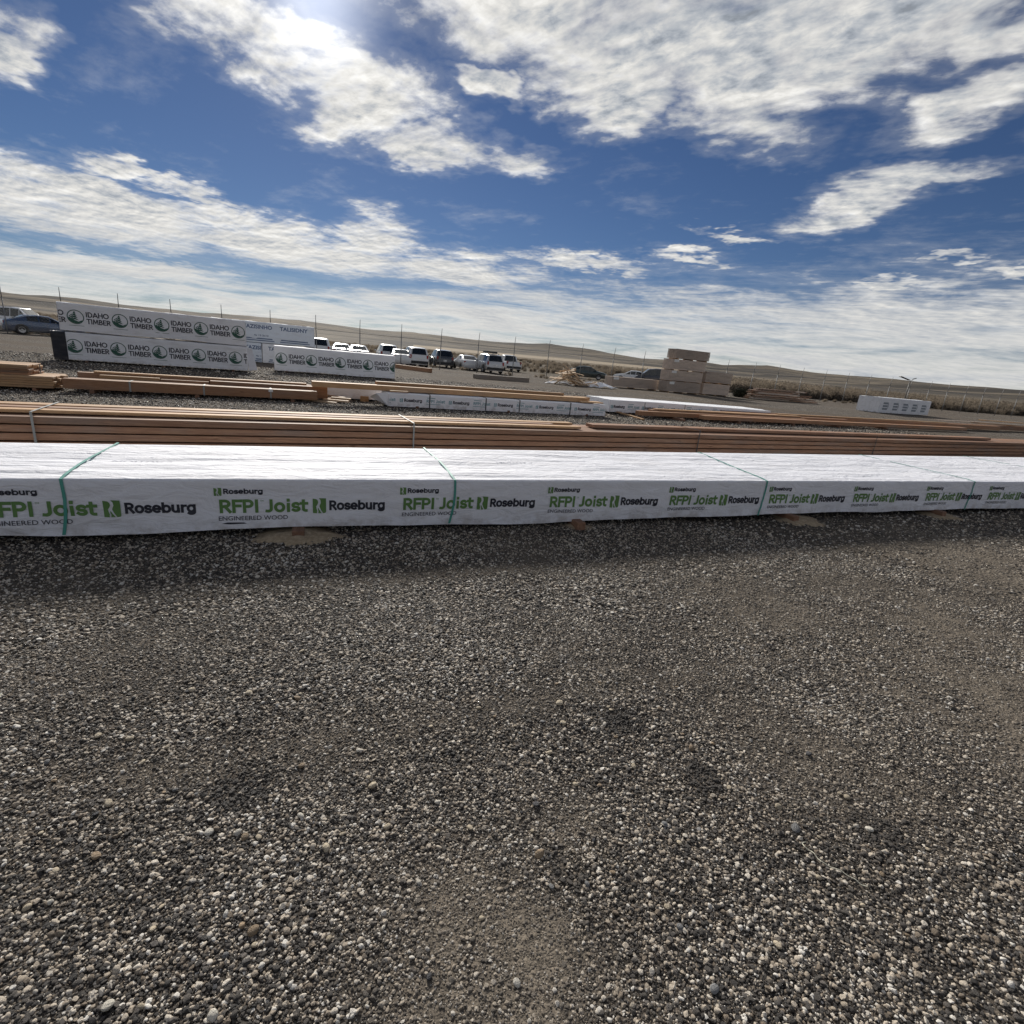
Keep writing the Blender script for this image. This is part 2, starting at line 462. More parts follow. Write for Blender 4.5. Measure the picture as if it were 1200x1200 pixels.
def ground_mat():
    def f(nt, b):
        pos = nd(nt, 'NewGeometry').outputs['Position']
        # where the yard ends: a line a little past the fence
        edge = vmth(nt, 'DOT_PRODUCT', pos, (-0.3229, 0.9464, 0.0))
        wob = noise(nt, pos, 0.12, 3, 0.5)
        edge = mth(nt, 'MULTIPLY_ADD', wob, 8.0, edge)
        field = maprange(nt, edge, 56.0, 66.0)
        # --- gravel and grit
        vo = nd(nt, 'TexVoronoi')
        nt.links.new(pos, vo.inputs['Vector']); vo.inputs['Scale'].default_value = 42.0
        cr = nd(nt, 'ValToRGB')
        s1 = nd(nt, 'SeparateColor')
        nt.links.new(vo.outputs['Color'], s1.inputs[0])
        nt.links.new(s1.outputs[0], cr.inputs[0])
        e = cr.color_ramp
        e.interpolation = 'CONSTANT'
        cols = [(0, (0.045, 0.043, 0.044)), (0.28, (0.080, 0.075, 0.071)), (0.5, (0.115, 0.104, 0.094)),
                (0.68, (0.17, 0.145, 0.12)), (0.82, (0.27, 0.23, 0.185)), (0.93, (0.44, 0.40, 0.34))]
        while len(e.elements) < len(cols): e.elements.new(0.5)
        for el_, (p, c) in zip(e.elements, cols):
            el_.position = p; el_.color = (*c, 1)
        vo2 = nd(nt, 'TexVoronoi')
        nt.links.new(pos, vo2.inputs['Vector']); vo2.inputs['Scale'].default_value = 150.0
        s2 = nd(nt, 'SeparateColor'); nt.links.new(vo2.outputs['Color'], s2.inputs[0])
        grit = mixc(nt, maprange(nt, s2.outputs[0], 0.2, 1.0), (0.028, 0.025, 0.023), (0.13, 0.110, 0.090))
        dirt = noise(nt, pos, 0.75, 5, 0.6, 0.3)
        dist = vmth(nt, 'LENGTH', pos)
        nearf = maprange(nt, dist, 5.0, 9.0, 0.0, 1.0)
        dmask = maprange(nt, dirt, 0.50, 0.68)
        stone = mixc(nt, nearf, grit, cr.outputs[0])
        da = nd(nt, 'Attribute', attribute_name='dirt')
        dsum = mth(nt, 'MAXIMUM', mth(nt, 'MULTIPLY', dmask, 0.55), mth(nt, 'MULTIPLY', da.outputs['Fac'], 0.8))
        gcol = mixc(nt, dsum, stone, mixc(nt, s2.outputs[1], (0.13, 0.112, 0.090), (0.25, 0.212, 0.168)))
        # patches where the wheels have pressed the gravel into pale dust, bigger with distance
        trk = noise(nt, vmth(nt, 'MULTIPLY', pos, (0.06, 0.35, 1)), 1.0, 4, 0.6, 0.4)
        gcol = mixc(nt, mth(nt, 'MULTIPLY', maprange(nt, trk, 0.40, 0.62, 0, 0.85), maprange(nt, dist, 7, 18)), gcol, mixc(nt, noise(nt, pos, 1.5, 6, 0.7), (0.062, 0.053, 0.045), (0.19, 0.155, 0.122)))
        # --- dry grass, stubble and sage on the plain and hills
        ln = noise(nt, vmth(nt, 'MULTIPLY', pos, (0.25, 1, 1)), 0.010, 8, 0.65, 0.6)
        fine = noise(nt, pos, 0.30, 6, 0.7)
        fcol = mixc(nt, maprange(nt, ln, 0.36, 0.62), (0.055, 0.050, 0.045), (0.20, 0.168, 0.128))
        fcol = mixc(nt, maprange(nt, fine, 0.45, 0.75, 0.0, 0.6), fcol, (0.085, 0.078, 0.058))
        hill_shade = noise(nt, pos, 0.0045, 8, 0.7, 1.2)
        fcol = mixc(nt, maprange(nt, hill_shade, 0.47, 0.62, 0.0, 0.75), fcol, (0.055, 0.053, 0.054))  # dark patches paint shadowed relief into the hill colour
        nt.links.new(mixc(nt, field, gcol, fcol), b.inputs['Base Color'])
        hb = mth(nt, 'MULTIPLY_ADD', vo.outputs['Distance'], -1.0, mth(nt, 'MULTIPLY', vo2.outputs['Distance'], -0.35))
        hb = mth(nt, 'MULTIPLY', hb, maprange(nt, dist, 5.0, 9.0, 0.35, 1.0))
        bump(nt, b, hb, 0.02, 0.9)
    return pmat('gravel_and_dry_grass', (0.1, 0.09, 0.08), 0.95, spec=0.04, build=f)
M['ground'] = ground_mat()

def stone_mat():
    def f(nt, b):
        at = nd(nt, 'Attribute', attribute_type='INSTANCER', attribute_name='tone')
        cr = nd(nt, 'ValToRGB')
        nt.links.new(at.outputs['Fac'], cr.inputs[0])
        stone_ramp(cr)
        tc = nd(nt, 'TexCoord').outputs['Object']
        n1 = noise(nt, tc, 2.2, 5, 0.65)
        c = mixc(nt, maprange(nt, n1, 0.4, 0.75, 0.0, 0.30), cr.outputs[0], (0.10, 0.085, 0.065))
        du = nd(nt, 'Attribute', attribute_type='INSTANCER', attribute_name='dust')
        c = mixc(nt, du.outputs['Fac'], c, (0.225, 0.19, 0.15))
        nt.links.new(c, b.inputs['Base Color'])
        bump(nt, b, noise(nt, tc, 5.0, 4, 0.6), 0.08, 0.5)
    return pmat('gravel_stone', (0.1, 0.1, 0.1), 0.62, spec=0.35, build=f)
STONE_COLS = [(0, (0.020, 0.020, 0.022)), (0.24, (0.037, 0.035, 0.035)), (0.42, (0.064, 0.057, 0.054)), (0.54, (0.120, 0.108, 0.100)),
              (0.63, (0.205, 0.162, 0.120)), (0.70, (0.41, 0.345, 0.27)), (0.78, (0.60, 0.52, 0.42)), (0.88, (0.76, 0.69, 0.59)), (0.955, (0.85, 0.81, 0.74))]
def stone_ramp(cr):
    e = cr.color_ramp
    e.interpolation = 'CONSTANT'
    while len(e.elements) < len(STONE_COLS): e.elements.new(0.5)
    for el_, (p, c) in zip(e.elements, STONE_COLS):
        el_.position = p; el_.color = (*c, 1)
M['stone'] = stone_mat()

def pebble_mat(name, col):
    def f(nt, b):
        tc = nd(nt, 'TexCoord').outputs['Object']
        rnd = nd(nt, 'ObjectInfo').outputs['Random']
        n1 = noise(nt, tc, 2.4, 5, 0.65)
        c = mixc(nt, maprange(nt, n1, 0.4, 0.72, 0.0, 0.5), col, tuple(v * 0.5 for v in col))
        hsv = nd(nt, 'HueSaturation'); nt.links.new(c, hsv.inputs['Color'])
        nt.links.new(maprange(nt, rnd, 0, 1, 0.7, 1.2, False), hsv.inputs['Value'])
        nt.links.new(hsv.outputs[0], b.inputs['Base Color'])
        bump(nt, b, n1, 0.12, 0.5)
    return pmat(name, col, 0.62, spec=0.35, build=f)
PEB = [pebble_mat('pebble_cream', (0.52, 0.44, 0.32)), pebble_mat('pebble_white', (0.62, 0.58, 0.50)), pebble_mat('pebble_grey', (0.22, 0.22, 0.22)),
       pebble_mat('pebble_tan', (0.34, 0.25, 0.16)), pebble_mat('pebble_dark', (0.06, 0.06, 0.065))]

def sandmat():
    def f(nt, b):
        pos = nd(nt, 'NewGeometry').outputs['Position']
        n1 = noise(nt, pos, 30, 5, 0.65); n2 = noise(nt, pos, 220, 2, 0.6)
        c = mixc(nt, maprange(nt, n1, 0.35, 0.7), (0.30, 0.235, 0.155), (0.46, 0.37, 0.26))
        c = mixc(nt, maprange(nt, n2, 0.55, 0.7, 0, 0.8), c, (0.20, 0.155, 0.11))
        nt.links.new(c, b.inputs['Base Color'])
        bump(nt, b, n2, 0.008, 0.8)
    return pmat('tan_sand', (0.3, 0.24, 0.16), 0.9, spec=0.15, build=f)
M['sand'] = sandmat()

# ------------------------------------------------------------------ ground: one sheet from the feet to the hills
_haz = np.radians([-180, -120, -75, -60, -44.5, -35, -28, -20.8, -15.9, -12, -8.9, -4, 2, 7, 11.9, 16.2, 20, 24.1, 28, 31.3, 37.5, 42.8, 50, 60, 75, 120, 180])
_hel = np.radians([1.4, 1.5, 1.2, 1.3, 1.11, 1.25, 1.35, 1.51, 1.30, 1.40, 1.36, 1.30, 1.57, 1.35, 1.06, 1.18, 1.05, 1.39, 1.15, 1.11, 0.99, 1.07, 1.2, 1.3, 1.2, 1.5, 1.4])
def ground_z(x, y):
    x = np.asarray(x, float); y = np.asarray(y, float)
    r = np.hypot(x, y); a = np.arctan2(x, y)
    z = 0.022 * fbm(x * 0.8 + 3, y * 0.8, 4) + 0.008 * fbm(x * 5, y * 5, 3)
    z = z * np.clip(1 - r / 40, 0.15, 1)
    # the plain rolls up to the hills
    e = np.interp(a, _haz, _hel)
    ridge = np.tan(e) * 2600 * np.exp(-((r - 2600) / 900) ** 2) * (1 + (0.06 + 0.55 * np.clip((2600 - r) / 900, 0, 1)) * fbm(x / 280, y / 280, 5))
    near = 17.0 * np.exp(-((r - 1150) / 330) ** 2) * np.clip(0.45 + 1.1 * fbm(x / 420 + 5, y / 420, 3), 0, 1.4)
    plain = np.clip((r - 110) / 900, 0, 1) * 6.0 + np.clip((r - 100) / 300, 0, 1) * 1.2 * fbm(x / 60, y / 60, 3)
    return z + ridge + near + plain
# dirt patches, where fewer stones show: x, y, radius, strength
PATCH = [(0.02, 1.00, 0.34, 0.9), (0.25, 1.45, 0.18, 0.6), (2.9, 2.5, 0.9, 0.75), (1.9, 3.5, 0.9, 0.5), (3.4, 3.5, 1.2, 0.68), (5.0, 5.0, 1.6, 0.65), (1.5, 2.1, 0.6, 0.45), (-1.9, 2.2, 0.5, 0.35), (-2.6, 2.6, 0.5, 0.4), (-0.6, 1.7, 0.25, 0.4), (0.5, 2.6, 0.3, 0.35), (0.2, 4.1, 0.5, 0.4)]
def dirtiness(x, y):
    d = np.zeros_like(x)
    for px, py, pr, ps in PATCH:
        d = np.maximum(d, ps * np.exp(-((x - px) ** 2 + (y - py) ** 2) / pr ** 2))
    # wheel tracks pressed along the bundle
    js = -(x - 0.0) * math.sin(R(21.8)) + (y - 4.72) * math.cos(R(21.8))
    for off_, st_ in ((-0.95, 0.42), (-2.45, 0.36)):
        wob_ = 0.10 * fbm(x * 0.7 + off_, y * 0.7, 2)
        d = np.maximum(d, st_ * np.exp(-((js - off_ + wob_) / 0.13) ** 2))
    return np.clip(d * (1 + 0.9 * fbm(x * 4, y * 4, 3) + 0.6 * fbm(x * 13 + 5, y * 13, 3)), 0, 1)

def build_ground():
    rs = np.concatenate([[0.02], np.geomspace(0.3, 60, 170), np.geomspace(64, 6000, 120)])
    az = np.concatenate([np.arange(-180, -70, 2.5), np.arange(-70, 70, 0.5), np.arange(70, 180, 2.5)])
    A, Rr = np.meshgrid(np.radians(az), rs)
    X = Rr * np.sin(A); Y = Rr * np.cos(A)
    Z = ground_z(X, Y)
    v = np.stack([X, Y, Z], -1).reshape(-1, 3)
    n, m = X.shape
    f = grid_faces(n, m, True)
    me = bpy.data.meshes.new('ground')
    me.from_pydata(v.tolist(), [], f)
    me.polygons.foreach_set('use_smooth', [True] * len(me.polygons))
    me.materials.append(M['ground'])
    me.update()
    if me.polygons[len(me.polygons) // 2].normal.z < 0: me.flip_normals()
    at = me.attributes.new('dirt', 'FLOAT', 'POINT')
    at.data.foreach_set('value', (dirtiness(X.ravel(), Y.ravel()) * (Rr.ravel() < 12)).astype(np.float32))
    o = link('ground', me)
    return setp(o, kind='structure')
GROUND = build_ground()

def rot_euler(n):
    return np.stack([rng.normal(0, 0.35, n), rng.normal(0, 0.35, n), rng.uniform(0, 6.28, n)], 1)

JO = np.array((0.0, 4.72)); JA = R(21.8)          # the front bundle's front foot line
def joist_side(x, y):                              # distance behind the front foot line
    return -(x - JO[0]) * math.sin(JA) + (y - JO[1]) * math.cos(JA)

SANDS = [(-1.90, 0.34, 0.20), (0.74, 0.15, 0.10), (3.75, 0.31, 0.24), (6.5, 0.30, 0.22)]   # along the bundle: place, half width, half depth
def build_gravel():
    P, SC, TN, DU = [], [], [], []
    def band(r0, r1, dens, med, spread, mx, amax=66, behind=None):
        area = (r1 * r1 - r0 * r0) * R(2 * amax) / 2
        n = int(area * dens)
        r = np.sqrt(rng.uniform(r0 * r0, r1 * r1, n)); a = rng.uniform(-R(amax), R(amax), n)
        x = r * np.sin(a); y = r * np.cos(a)
        j = joist_side(x, y)
        keep = (j < 0.35) if behind is None else (j > 1.3)
        dt = dirtiness(x, y)
        cl = fbm(x * 1.7 + 40, y * 1.7, 4)                      # patches of denser, paler or darker stone
        keep &= rng.random(n) > dt * 0.32
        for hs, hw_, hd in SANDS:                              # bare sand
            hx, hy = JO[0] + hs * math.cos(JA), JO[1] + hs * math.sin(JA)
            lx = (x - hx) * math.cos(JA) + (y - hy) * math.sin(JA); ly = joist_side(x, y)
            q = (lx / hw_) ** 2 + ((ly - 0.0) / hd) ** 2
            keep &= (q > 0.72 + 0.9 * fbm(x * 8, y * 8, 3)) | (rng.random(n) < 0.12)
        x, y, dt, cl = x[keep], y[keep], dt[keep], cl[keep]
        n = len(x)
        d = np.clip(med * np.exp(rng.normal(0, spread, n)), 0.003, mx) * (1 + 0.12 * cl) * (1 - 0.38 * dt)
        s = np.stack([d * rng.uniform(0.8, 1.35, n), d * rng.uniform(0.75, 1.15, n), d * rng.uniform(0.42, 0.75, n)], 1) * 0.5
        z = ground_z(x, y) + s[:, 2] * rng.uniform(0.0, 1.0, n) * (1 - 0.85 * dt)
        t = np.clip(rng.random(n) * (1.0 + 0.10 * cl) + 0.05 * cl, 0, 0.999)
        t = np.where((d > med * 1.7) & (rng.random(n) < 0.22), rng.uniform(0.62, 0.999, n), t)
        for bx, by, br in ((0.30, 1.28, 0.07), (0.62, 2.05, 0.09), (0.9, 1.75, 0.08), (-0.9, 1.5, 0.12), (1.5, 1.55, 0.09)):   # clods of darker stone
            t = np.where(((x - bx) ** 2 + (y - by) ** 2 < br * br * (1 + fbm(x * 9, y * 9, 2))) & (rng.random(n) < 0.8), t * 0.35, t)
        P.append(np.stack([x, y, z], 1)); SC.append(s); TN.append(t); DU.append(np.clip(0.05 + 0.55 * dt + 0.14 * rng.random(n), 0, 0.8))
    band(0.45, 1.7, 44000, 0.0056, 0.50, 0.018)
    band(1.7, 3.2, 25000, 0.0069, 0.46, 0.020)
    band(3.2, 6.0, 11500, 0.0097, 0.42, 0.026)
    band(6.0, 12.0, 1500, 0.018, 0.35, 0.035)
    band(7.5, 16.0, 420, 0.022, 0.35, 0.045, 55, True)
    band(16.0, 30.0, 90, 0.034, 0.35, 0.07, 55, True)
    nq = 170                                                   # a spill of fine white chips
    ang_ = rng.uniform(0, 6.28, nq); rad_ = np.abs(rng.normal(0, 0.045, nq))
    qx, qy = 0.375 + rad_ * np.cos(ang_) * 1.2, 1.335 + rad_ * np.sin(ang_)
    dq = rng.uniform(0.003, 0.008, nq)
    P.append(np.stack([qx, qy, ground_z(qx, qy) + 0.006], 1)); SC.append(np.stack([dq, dq, dq * 0.7], 1) * 0.6); TN.append(rng.uniform(0.66, 0.96, nq)); DU.append(np.full(nq, 0.1))
    P = np.concatenate(P); SC = np.concatenate(SC); TN = np.concatenate(TN); DU = np.concatenate(DU)
    n = len(P)
    me = bpy.data.meshes.new('gravel')
    me.vertices.add(n)
    me.vertices.foreach_set('co', P.astype(np.float32).ravel())
    for nm, tp, key, dat in (('rot', 'FLOAT_VECTOR', 'vector', rot_euler(n)), ('scl', 'FLOAT_VECTOR', 'vector', SC), ('tone', 'FLOAT', 'value', TN), ('dust', 'FLOAT', 'value', DU), ('pick', 'INT', 'value', rng.integers(0, 6, n))):
        at = me.attributes.new(nm, tp, 'POINT')
        at.data.foreach_set(key, np.asarray(dat, np.int32 if tp == 'INT' else np.float32).ravel())
    me.materials.append(M['stone'])
    o = link('gravel', me)
    setp(o, 'loose dark and cream gravel covering the yard floor', 'gravel', kind='stuff')
    ng = bpy.data.node_groups.new('gravel_scatter', 'GeometryNodeTree')
    ng.interface.new_socket('Geometry', in_out='INPUT', socket_type='NodeSocketGeometry')
    ng.interface.new_socket('Geometry', in_out='OUTPUT', socket_type='NodeSocketGeometry')
    N = ng.nodes; Lk = ng.links
    gi = N.new('NodeGroupInput'); go = N.new('NodeGroupOutput')
    g2i = N.new('GeometryNodeGeometryToInstance')
    for k in range(6):
        ico = N.new('GeometryNodeMeshIcoSphere')
        ico.inputs['Radius'].default_value = 1.0
        ico.inputs['Subdivisions'].default_value = 2 if k % 2 == 0 else 1 + (k == 3)
        ps = N.new('GeometryNodeInputPosition')
        nz = N.new('ShaderNodeTexNoise')
        nz.noise_dimensions = '4D'
        nz.inputs['W'].default_value = 3.7 * k
        nz.inputs['Scale'].default_value = 0.9
        nz.inputs['Detail'].default_value = 2
        sb = N.new('ShaderNodeVectorMath'); sb.operation = 'SUBTRACT'; sb.inputs[1].default_value = (0.5, 0.5, 0.5)
        ml = N.new('ShaderNodeVectorMath'); ml.operation = 'SCALE'; ml.inputs['Scale'].default_value = 1.7
        sp = N.new('GeometryNodeSetPosition')
        sm = N.new('GeometryNodeSetMaterial'); sm.inputs['Material'].default_value = M['stone']
        Lk.new(ps.outputs[0], nz.inputs['Vector'])
        Lk.new(nz.outputs['Color'], sb.inputs[0]); Lk.new(sb.outputs[0], ml.inputs[0])
        Lk.new(ico.outputs['Mesh'], sp.inputs['Geometry']); Lk.new(ml.outputs[0], sp.inputs['Offset'])
        src = sp.outputs[0]
        if k % 2 == 0:
            sh = N.new('GeometryNodeSetShadeSmooth'); Lk.new(src, sh.inputs['Geometry']); src = sh.outputs[0]
        Lk.new(src, sm.inputs['Geometry'])
        Lk.new(sm.outputs[0], g2i.inputs[0])
    iop = N.new('GeometryNodeInstanceOnPoints')
    iop.inputs['Pick Instance'].default_value = True
    Lk.new(gi.outputs[0], iop.inputs['Points'])
    Lk.new(g2i.outputs[0], iop.inputs['Instance'])
    for nm, sock, tp in (('rot', 'Rotation', 'FLOAT_VECTOR'), ('scl', 'Scale', 'FLOAT_VECTOR'), ('pick', 'Instance Index', 'INT')):
        na = N.new('GeometryNodeInputNamedAttribute'); na.data_type = tp; na.inputs['Name'].default_value = nm
        Lk.new(na.outputs['Attribute'], iop.inputs[sock])
    Lk.new(iop.outputs[0], go.inputs[0])
    md = o.modifiers.new('scatter', 'NODES'); md.node_group = ng
    return n
NG = build_gravel()
print('stones', NG)

def pebble_meshes():
    out = []
    for k in range(8):
        bm = bmesh.new()
        bmesh.ops.create_icosphere(bm, subdivisions=2, radius=1)
        rr = random.Random(k)
        ax = [Vector((rr.gauss(0, 1), rr.gauss(0, 1), rr.gauss(0, 1))).normalized() for _ in range(6)]
        am = [rr.uniform(-0.16, 0.12) for _ in ax]
        lim = [(Vector((rr.gauss(0, 1), rr.gauss(0, 1), rr.gauss(0, 1))).normalized(), rr.uniform(0.62, 0.85)) for _ in range(4)]
        for v in bm.verts:
            d = v.co.normalized()
            r = 1 + sum(a * max(0, d.dot(x)) ** 2 for a, x in zip(am, ax))
            p = d * r
            for n_, l in lim:                    # worn facets
                t = p.dot(n_)
                if t > l: p -= n_ * (t - l) * 0.8
            v.co = p
        me = bpy.data.meshes.new('pebble'); bm.to_mesh(me); bm.free()
        me.polygons.foreach_set('use_smooth', [True] * len(me.polygons))
        out.append(me)
    return out
def build_pebbles():
    base = pebble_meshes()
    var = []
    for m_ in PEB:
        row = []
        for b in base:
            c = b.copy(); c.materials.append(m_); row.append(c)
        var.append(row)
    rr = random.Random(5)
    for i in range(190):
        r = math.sqrt(rr.uniform(0.75 ** 2, 2.6 ** 2)); a = rr.uniform(-R(52), R(52))
        x, y = r * math.sin(a), r * math.cos(a)
        if dirtiness(np.array([x]), np.array([y]))[0] > 0.4 and rr.random() < 0.7: continue
        s = rr.choice((0.007, 0.008, 0.008, 0.009, 0.011, 0.014)) * rr.uniform(0.85, 1.15)
        k = rr.choices(range(5), (5, 2, 2, 2, 2))[0]
        o = link('pebble', var[k][rr.randrange(8)], GROUND)
        o.location = (x, y, float(ground_z(x, y)) + 0.003 + s * 0.30)
        o.rotation_euler = (rr.gauss(0, .25), rr.gauss(0, .25), rr.uniform(0, 6.28))
        o.scale = (s * rr.uniform(1.0, 1.35), s * rr.uniform(0.8, 1.1), s * rr.uniform(0.45, 0.7))
build_pebbles()

# ------------------------------------------------------------------ print on wraps
def text_geo(s, h, width=None, bold=0.0, italic=0.0):
    """flat letters: cap height h, lower left at 0,0, optionally fitted to a width; returns verts2d, faces"""
    cu = bpy.data.curves.new('t', 'FONT')
    cu.body = s
    cu.size = 1.0
    cu.offset = bold
    cu.shear = italic
    cu.resolution_u = 3
    o = bpy.data.objects.new('t', cu)
    COL.objects.link(o)
    dg = bpy.context.evaluated_depsgraph_get()
    me = bpy.data.meshes.new_from_object(o.evaluated_get(dg))
    v = np.array([(p.co.x, p.co.y) for p in me.vertices])
    f = [tuple(p.vertices) for p in me.polygons]
    bpy.data.objects.remove(o); bpy.data.curves.remove(cu); bpy.data.meshes.remove(me)
    v[:, 0] -= v[:, 0].min()
    cap = 0.70
    k = h / cap
    kx = k if width is None else width / v[:, 0].max()
    return np.stack([v[:, 0] * kx, v[:, 1] * k], 1), f

def arc(cx, cy, rx, ry, a0, a1, n=9):
    return [(cx + rx * math.cos(R(a0 + (a1 - a0) * i / (n - 1))), cy + ry * math.sin(R(a0 + (a1 - a0) * i / (n - 1)))) for i in range(n)]
# single-line letters: advance, [(closed, points)], capital height 1
GLYPH = {
 'I': (.30, [(0, [(.15, 0), (.15, 1)])]),
 'D': (.86, [(1, [(.12, 0)] + arc(.40, .5, .36, .5, -90, 90) + [(.12, 1)])]),
 'A': (.88, [(0, [(.05, 0), (.43, 1), (.45, 1), (.83, 0)]), (0, [(.20, .30), (.68, .30)])]),
 'H': (.88, [(0, [(.12, 0), (.12, 1)]), (0, [(.76, 0), (.76, 1)]), (0, [(.12, .52), (.76, .52)])]),
 'O': (1.02, [(1, arc(.51, .5, .44, .5, 0, 337.5, 16))]),
 'T': (.68, [(0, [(.02, 1), (.66, 1)]), (0, [(.34, 0), (.34, .98)])]),
 'M': (1.04, [(0, [(.10, 0), (.20, 1), (.23, 1), (.52, .18), (.81, 1), (.84, 1), (.94, 0)])]),
 'B': (.72, [(1, [(.12, 0)] + arc(.40, .27, .23, .27, -90, 90) + [(.12, .54)]), (0, [(.12, .54), (.12, 1)] + arc(.36, .77, .19, .23, 90, -90))]),
 'E': (.64, [(0, [(.56, 0), (.12, 0), (.12, 1), (.56, 1)]), (0, [(.12, .52), (.50, .52)])]),
 'R': (.74, [(0, [(.12, 0), (.12, 1)] + arc(.38, .74, .24, .26, 90, -90) + [(.12, .48)]), (0, [(.36, .48), (.66, 0)])]),
 'F': (.62, [(0, [(.12, 0), (.12, 1), (.58, 1)]), (0, [(.12, .53), (.52, .53)])]),
 'P': (.70, [(0, [(.12, 0), (.12, 1)] + arc(.38, .73, .24, .27, 90, -90) + [(.12, .46)])]),
 'J': (.50, [(0, [(.36, 1), (.36, .24)] + arc(.14, .24, .22, .24, 0, -110, 7)[1:])]),
 'o': (.74, [(1, arc(.37, .36, .28, .36, 0, 337.5, 16))]),
 'i': (.34, [(0, [(.17, 0), (.17, .64)]), (0, [(.17, 1.0), (.17, 1.04)])]),
 's': (.58, [(0, arc(.29, .54, .20, .18, 30, 262, 9) + arc(.29, .18, .22, .18, 80, -150, 9))]),
 't': (.46, [(0, [(.18, .95), (.18, .17)] + arc(.34, .17, .16, .17, 180, 280, 5)[1:]), (0, [(.03, .70), (.42, .70)])]),
 'e': (.72, [(0, [(.09, .36), (.64, .36)] + arc(.36, .36, .28, .36, 12, 305, 13))]),
 'b': (.76, [(0, [(.12, 1), (.12, 0)]), (1, arc(.40, .36, .28, .36, 0, 337.5, 16))]),
 'u': (.74, [(0, [(.12, .72)] + arc(.35, .26, .23, .26, 180, 360, 9) + [(.58, .72)]), (0, [(.60, .30), (.60, 0)])]),
 'r': (.48, [(0, [(.12, 0), (.12, .72)]), (0, arc(.38, .40, .26, .30, 175, 80, 6))]),
 'g': (.76, [(1, arc(.36, .36, .28, .36, 0, 337.5, 16)), (0, [(.64, .72)] + arc(.36, -.06, .28, .20, 0, -145, 8))]),
 ' ': (.35, []),
}
def stroke_text(t, h, width, th):
    """letters as ribbons of even thickness th; returns verts (x, z, lift) and faces"""
    tk = 0.06
    tot = sum(GLYPH[c][0] + tk for c in t) - tk
    kx = (width - th) / tot
    kz = h - th
    V = []; F = []; x = 0.0; lift = 0
    for c in t:
        adv, strokes = GLYPH[c]
        for closed, pts in strokes:
            P = [np.array(((x + p[0]) * kx + th / 2, p[1] * kz + th / 2)) for p in pts]
            P = [p for i, p in enumerate(P) if i == 0 or np.hypot(*(p - P[i - 1])) > 1e-6]
            n = len(P); b = len(V)
            lift += 1
            for i in range(n):
                p0 = P[i - 1] if (i > 0 or closed) else None
                p1 = P[(i + 1) % n] if (i < n - 1 or closed) else None
                d0 = (P[i] - p0) / np.hypot(*(P[i] - p0)) if p0 is not None else None
                d1 = (p1 - P[i]) / np.hypot(*(p1 - P[i])) if p1 is not None else None
                if d0 is None: d0 = d1
                if d1 is None: d1 = d0
                m = np.array((-(d0[1] + d1[1]), d0[0] + d1[0]))
                m = m / max(np.hypot(*m), 1e-6)
                cs = max(0.45, m @ np.array((-d0[1], d0[0])))
                o = m * th / 2 / cs
                e = np.zeros(2)
                if not closed and i == 0: e = -d1 * th / 2 * (0.98)
                if not closed and i == n - 1: e = d0 * th / 2 * (0.98)
                for q in (P[i] + o + e, P[i] - o + e): V.append((q[0], q[1], 0.00025 * (lift % 5)))
            for i in range(n if closed else n - 1):
                j = (i + 1) % n
                F.append((b + 2 * i, b + 2 * j, b + 2 * j + 1, b + 2 * i + 1))
        x += adv + tk
    return V, F

class Print:
    def __init__(s): s.v = []; s.f = []; s.mi = []
    def add(s, v, f, x, z, mi):
        b = len(s.v)
        s.v += [(p[0] + x, p[1] + z, p[2] if len(p) > 2 else 0.0) for p in v]
        s.f += [tuple(b + i for i in q) for q in f]
        s.mi += [mi] * len(f)
        return s
    def text(s, t, x, z, h, w, mi, bold=0.02, italic=0.0):
        v, f = text_geo(t, h, w, bold, italic)
        return s.add(v.tolist(), f, x, z, mi)
    def strokes(s, t, x, z, h, w, th, mi):
        v, f = stroke_text(t, h, w, th)
        return s.add(v, f, x, z, mi)
    def poly(s, pts, x, z, k, mi, kz=None):
        kz = kz or k
        return s.add([(p[0] * k, p[1] * kz) for p in pts], [tuple(range(len(pts)))], x, z, mi)
    def ring(s, x, z, r, t, mi, n=28):
        v = []
        for i in range(n):
            a = 2 * math.pi * i / n
            v += [(r * math.cos(a), r * math.sin(a)), ((r - t) * math.cos(a), (r - t) * math.sin(a))]
        f = [(2 * i, 2 * ((i + 1) % n), 2 * ((i + 1) % n) + 1, 2 * i + 1) for i in range(n)]
        return s.add(v, f, x, z, mi)
    def rect(s, x0, z0, x1, z1, mi):
        return s.add([(x0, z0), (x1, z0), (x1, z1), (x0, z1)], [(0, 1, 2, 3)], 0, 0, mi)

def leaf_mark(p, x, z, h, mi=0):
    """green tile cut by a white leaf-like R"""
    w = h * 0.80
    left = [(0, 0.02), (0.30, 0.0), (0.33, 0.16), (0.27, 0.34), (0.25, 0.46), (0.34, 0.56), (0.41, 0.70), (0.38, 0.84), (0.28, 0.93), (0.0, 0.98)]
    stem = [(0.40, 0.0), (0.66, 0.0), (0.50, 0.20), (0.40, 0.36), (0.36, 0.30), (0.42, 0.14)]
    right = [(0.76, 0.0), (0.94, 0.02), (1.0, 0.10), (1.0, 0.98), (0.46, 1.0), (0.58, 0.86), (0.60, 0.68), (0.52, 0.52), (0.50, 0.44), (0.60, 0.22)]
    for q in (left, stem, right): p.poly(q, x, z, w, mi, h)

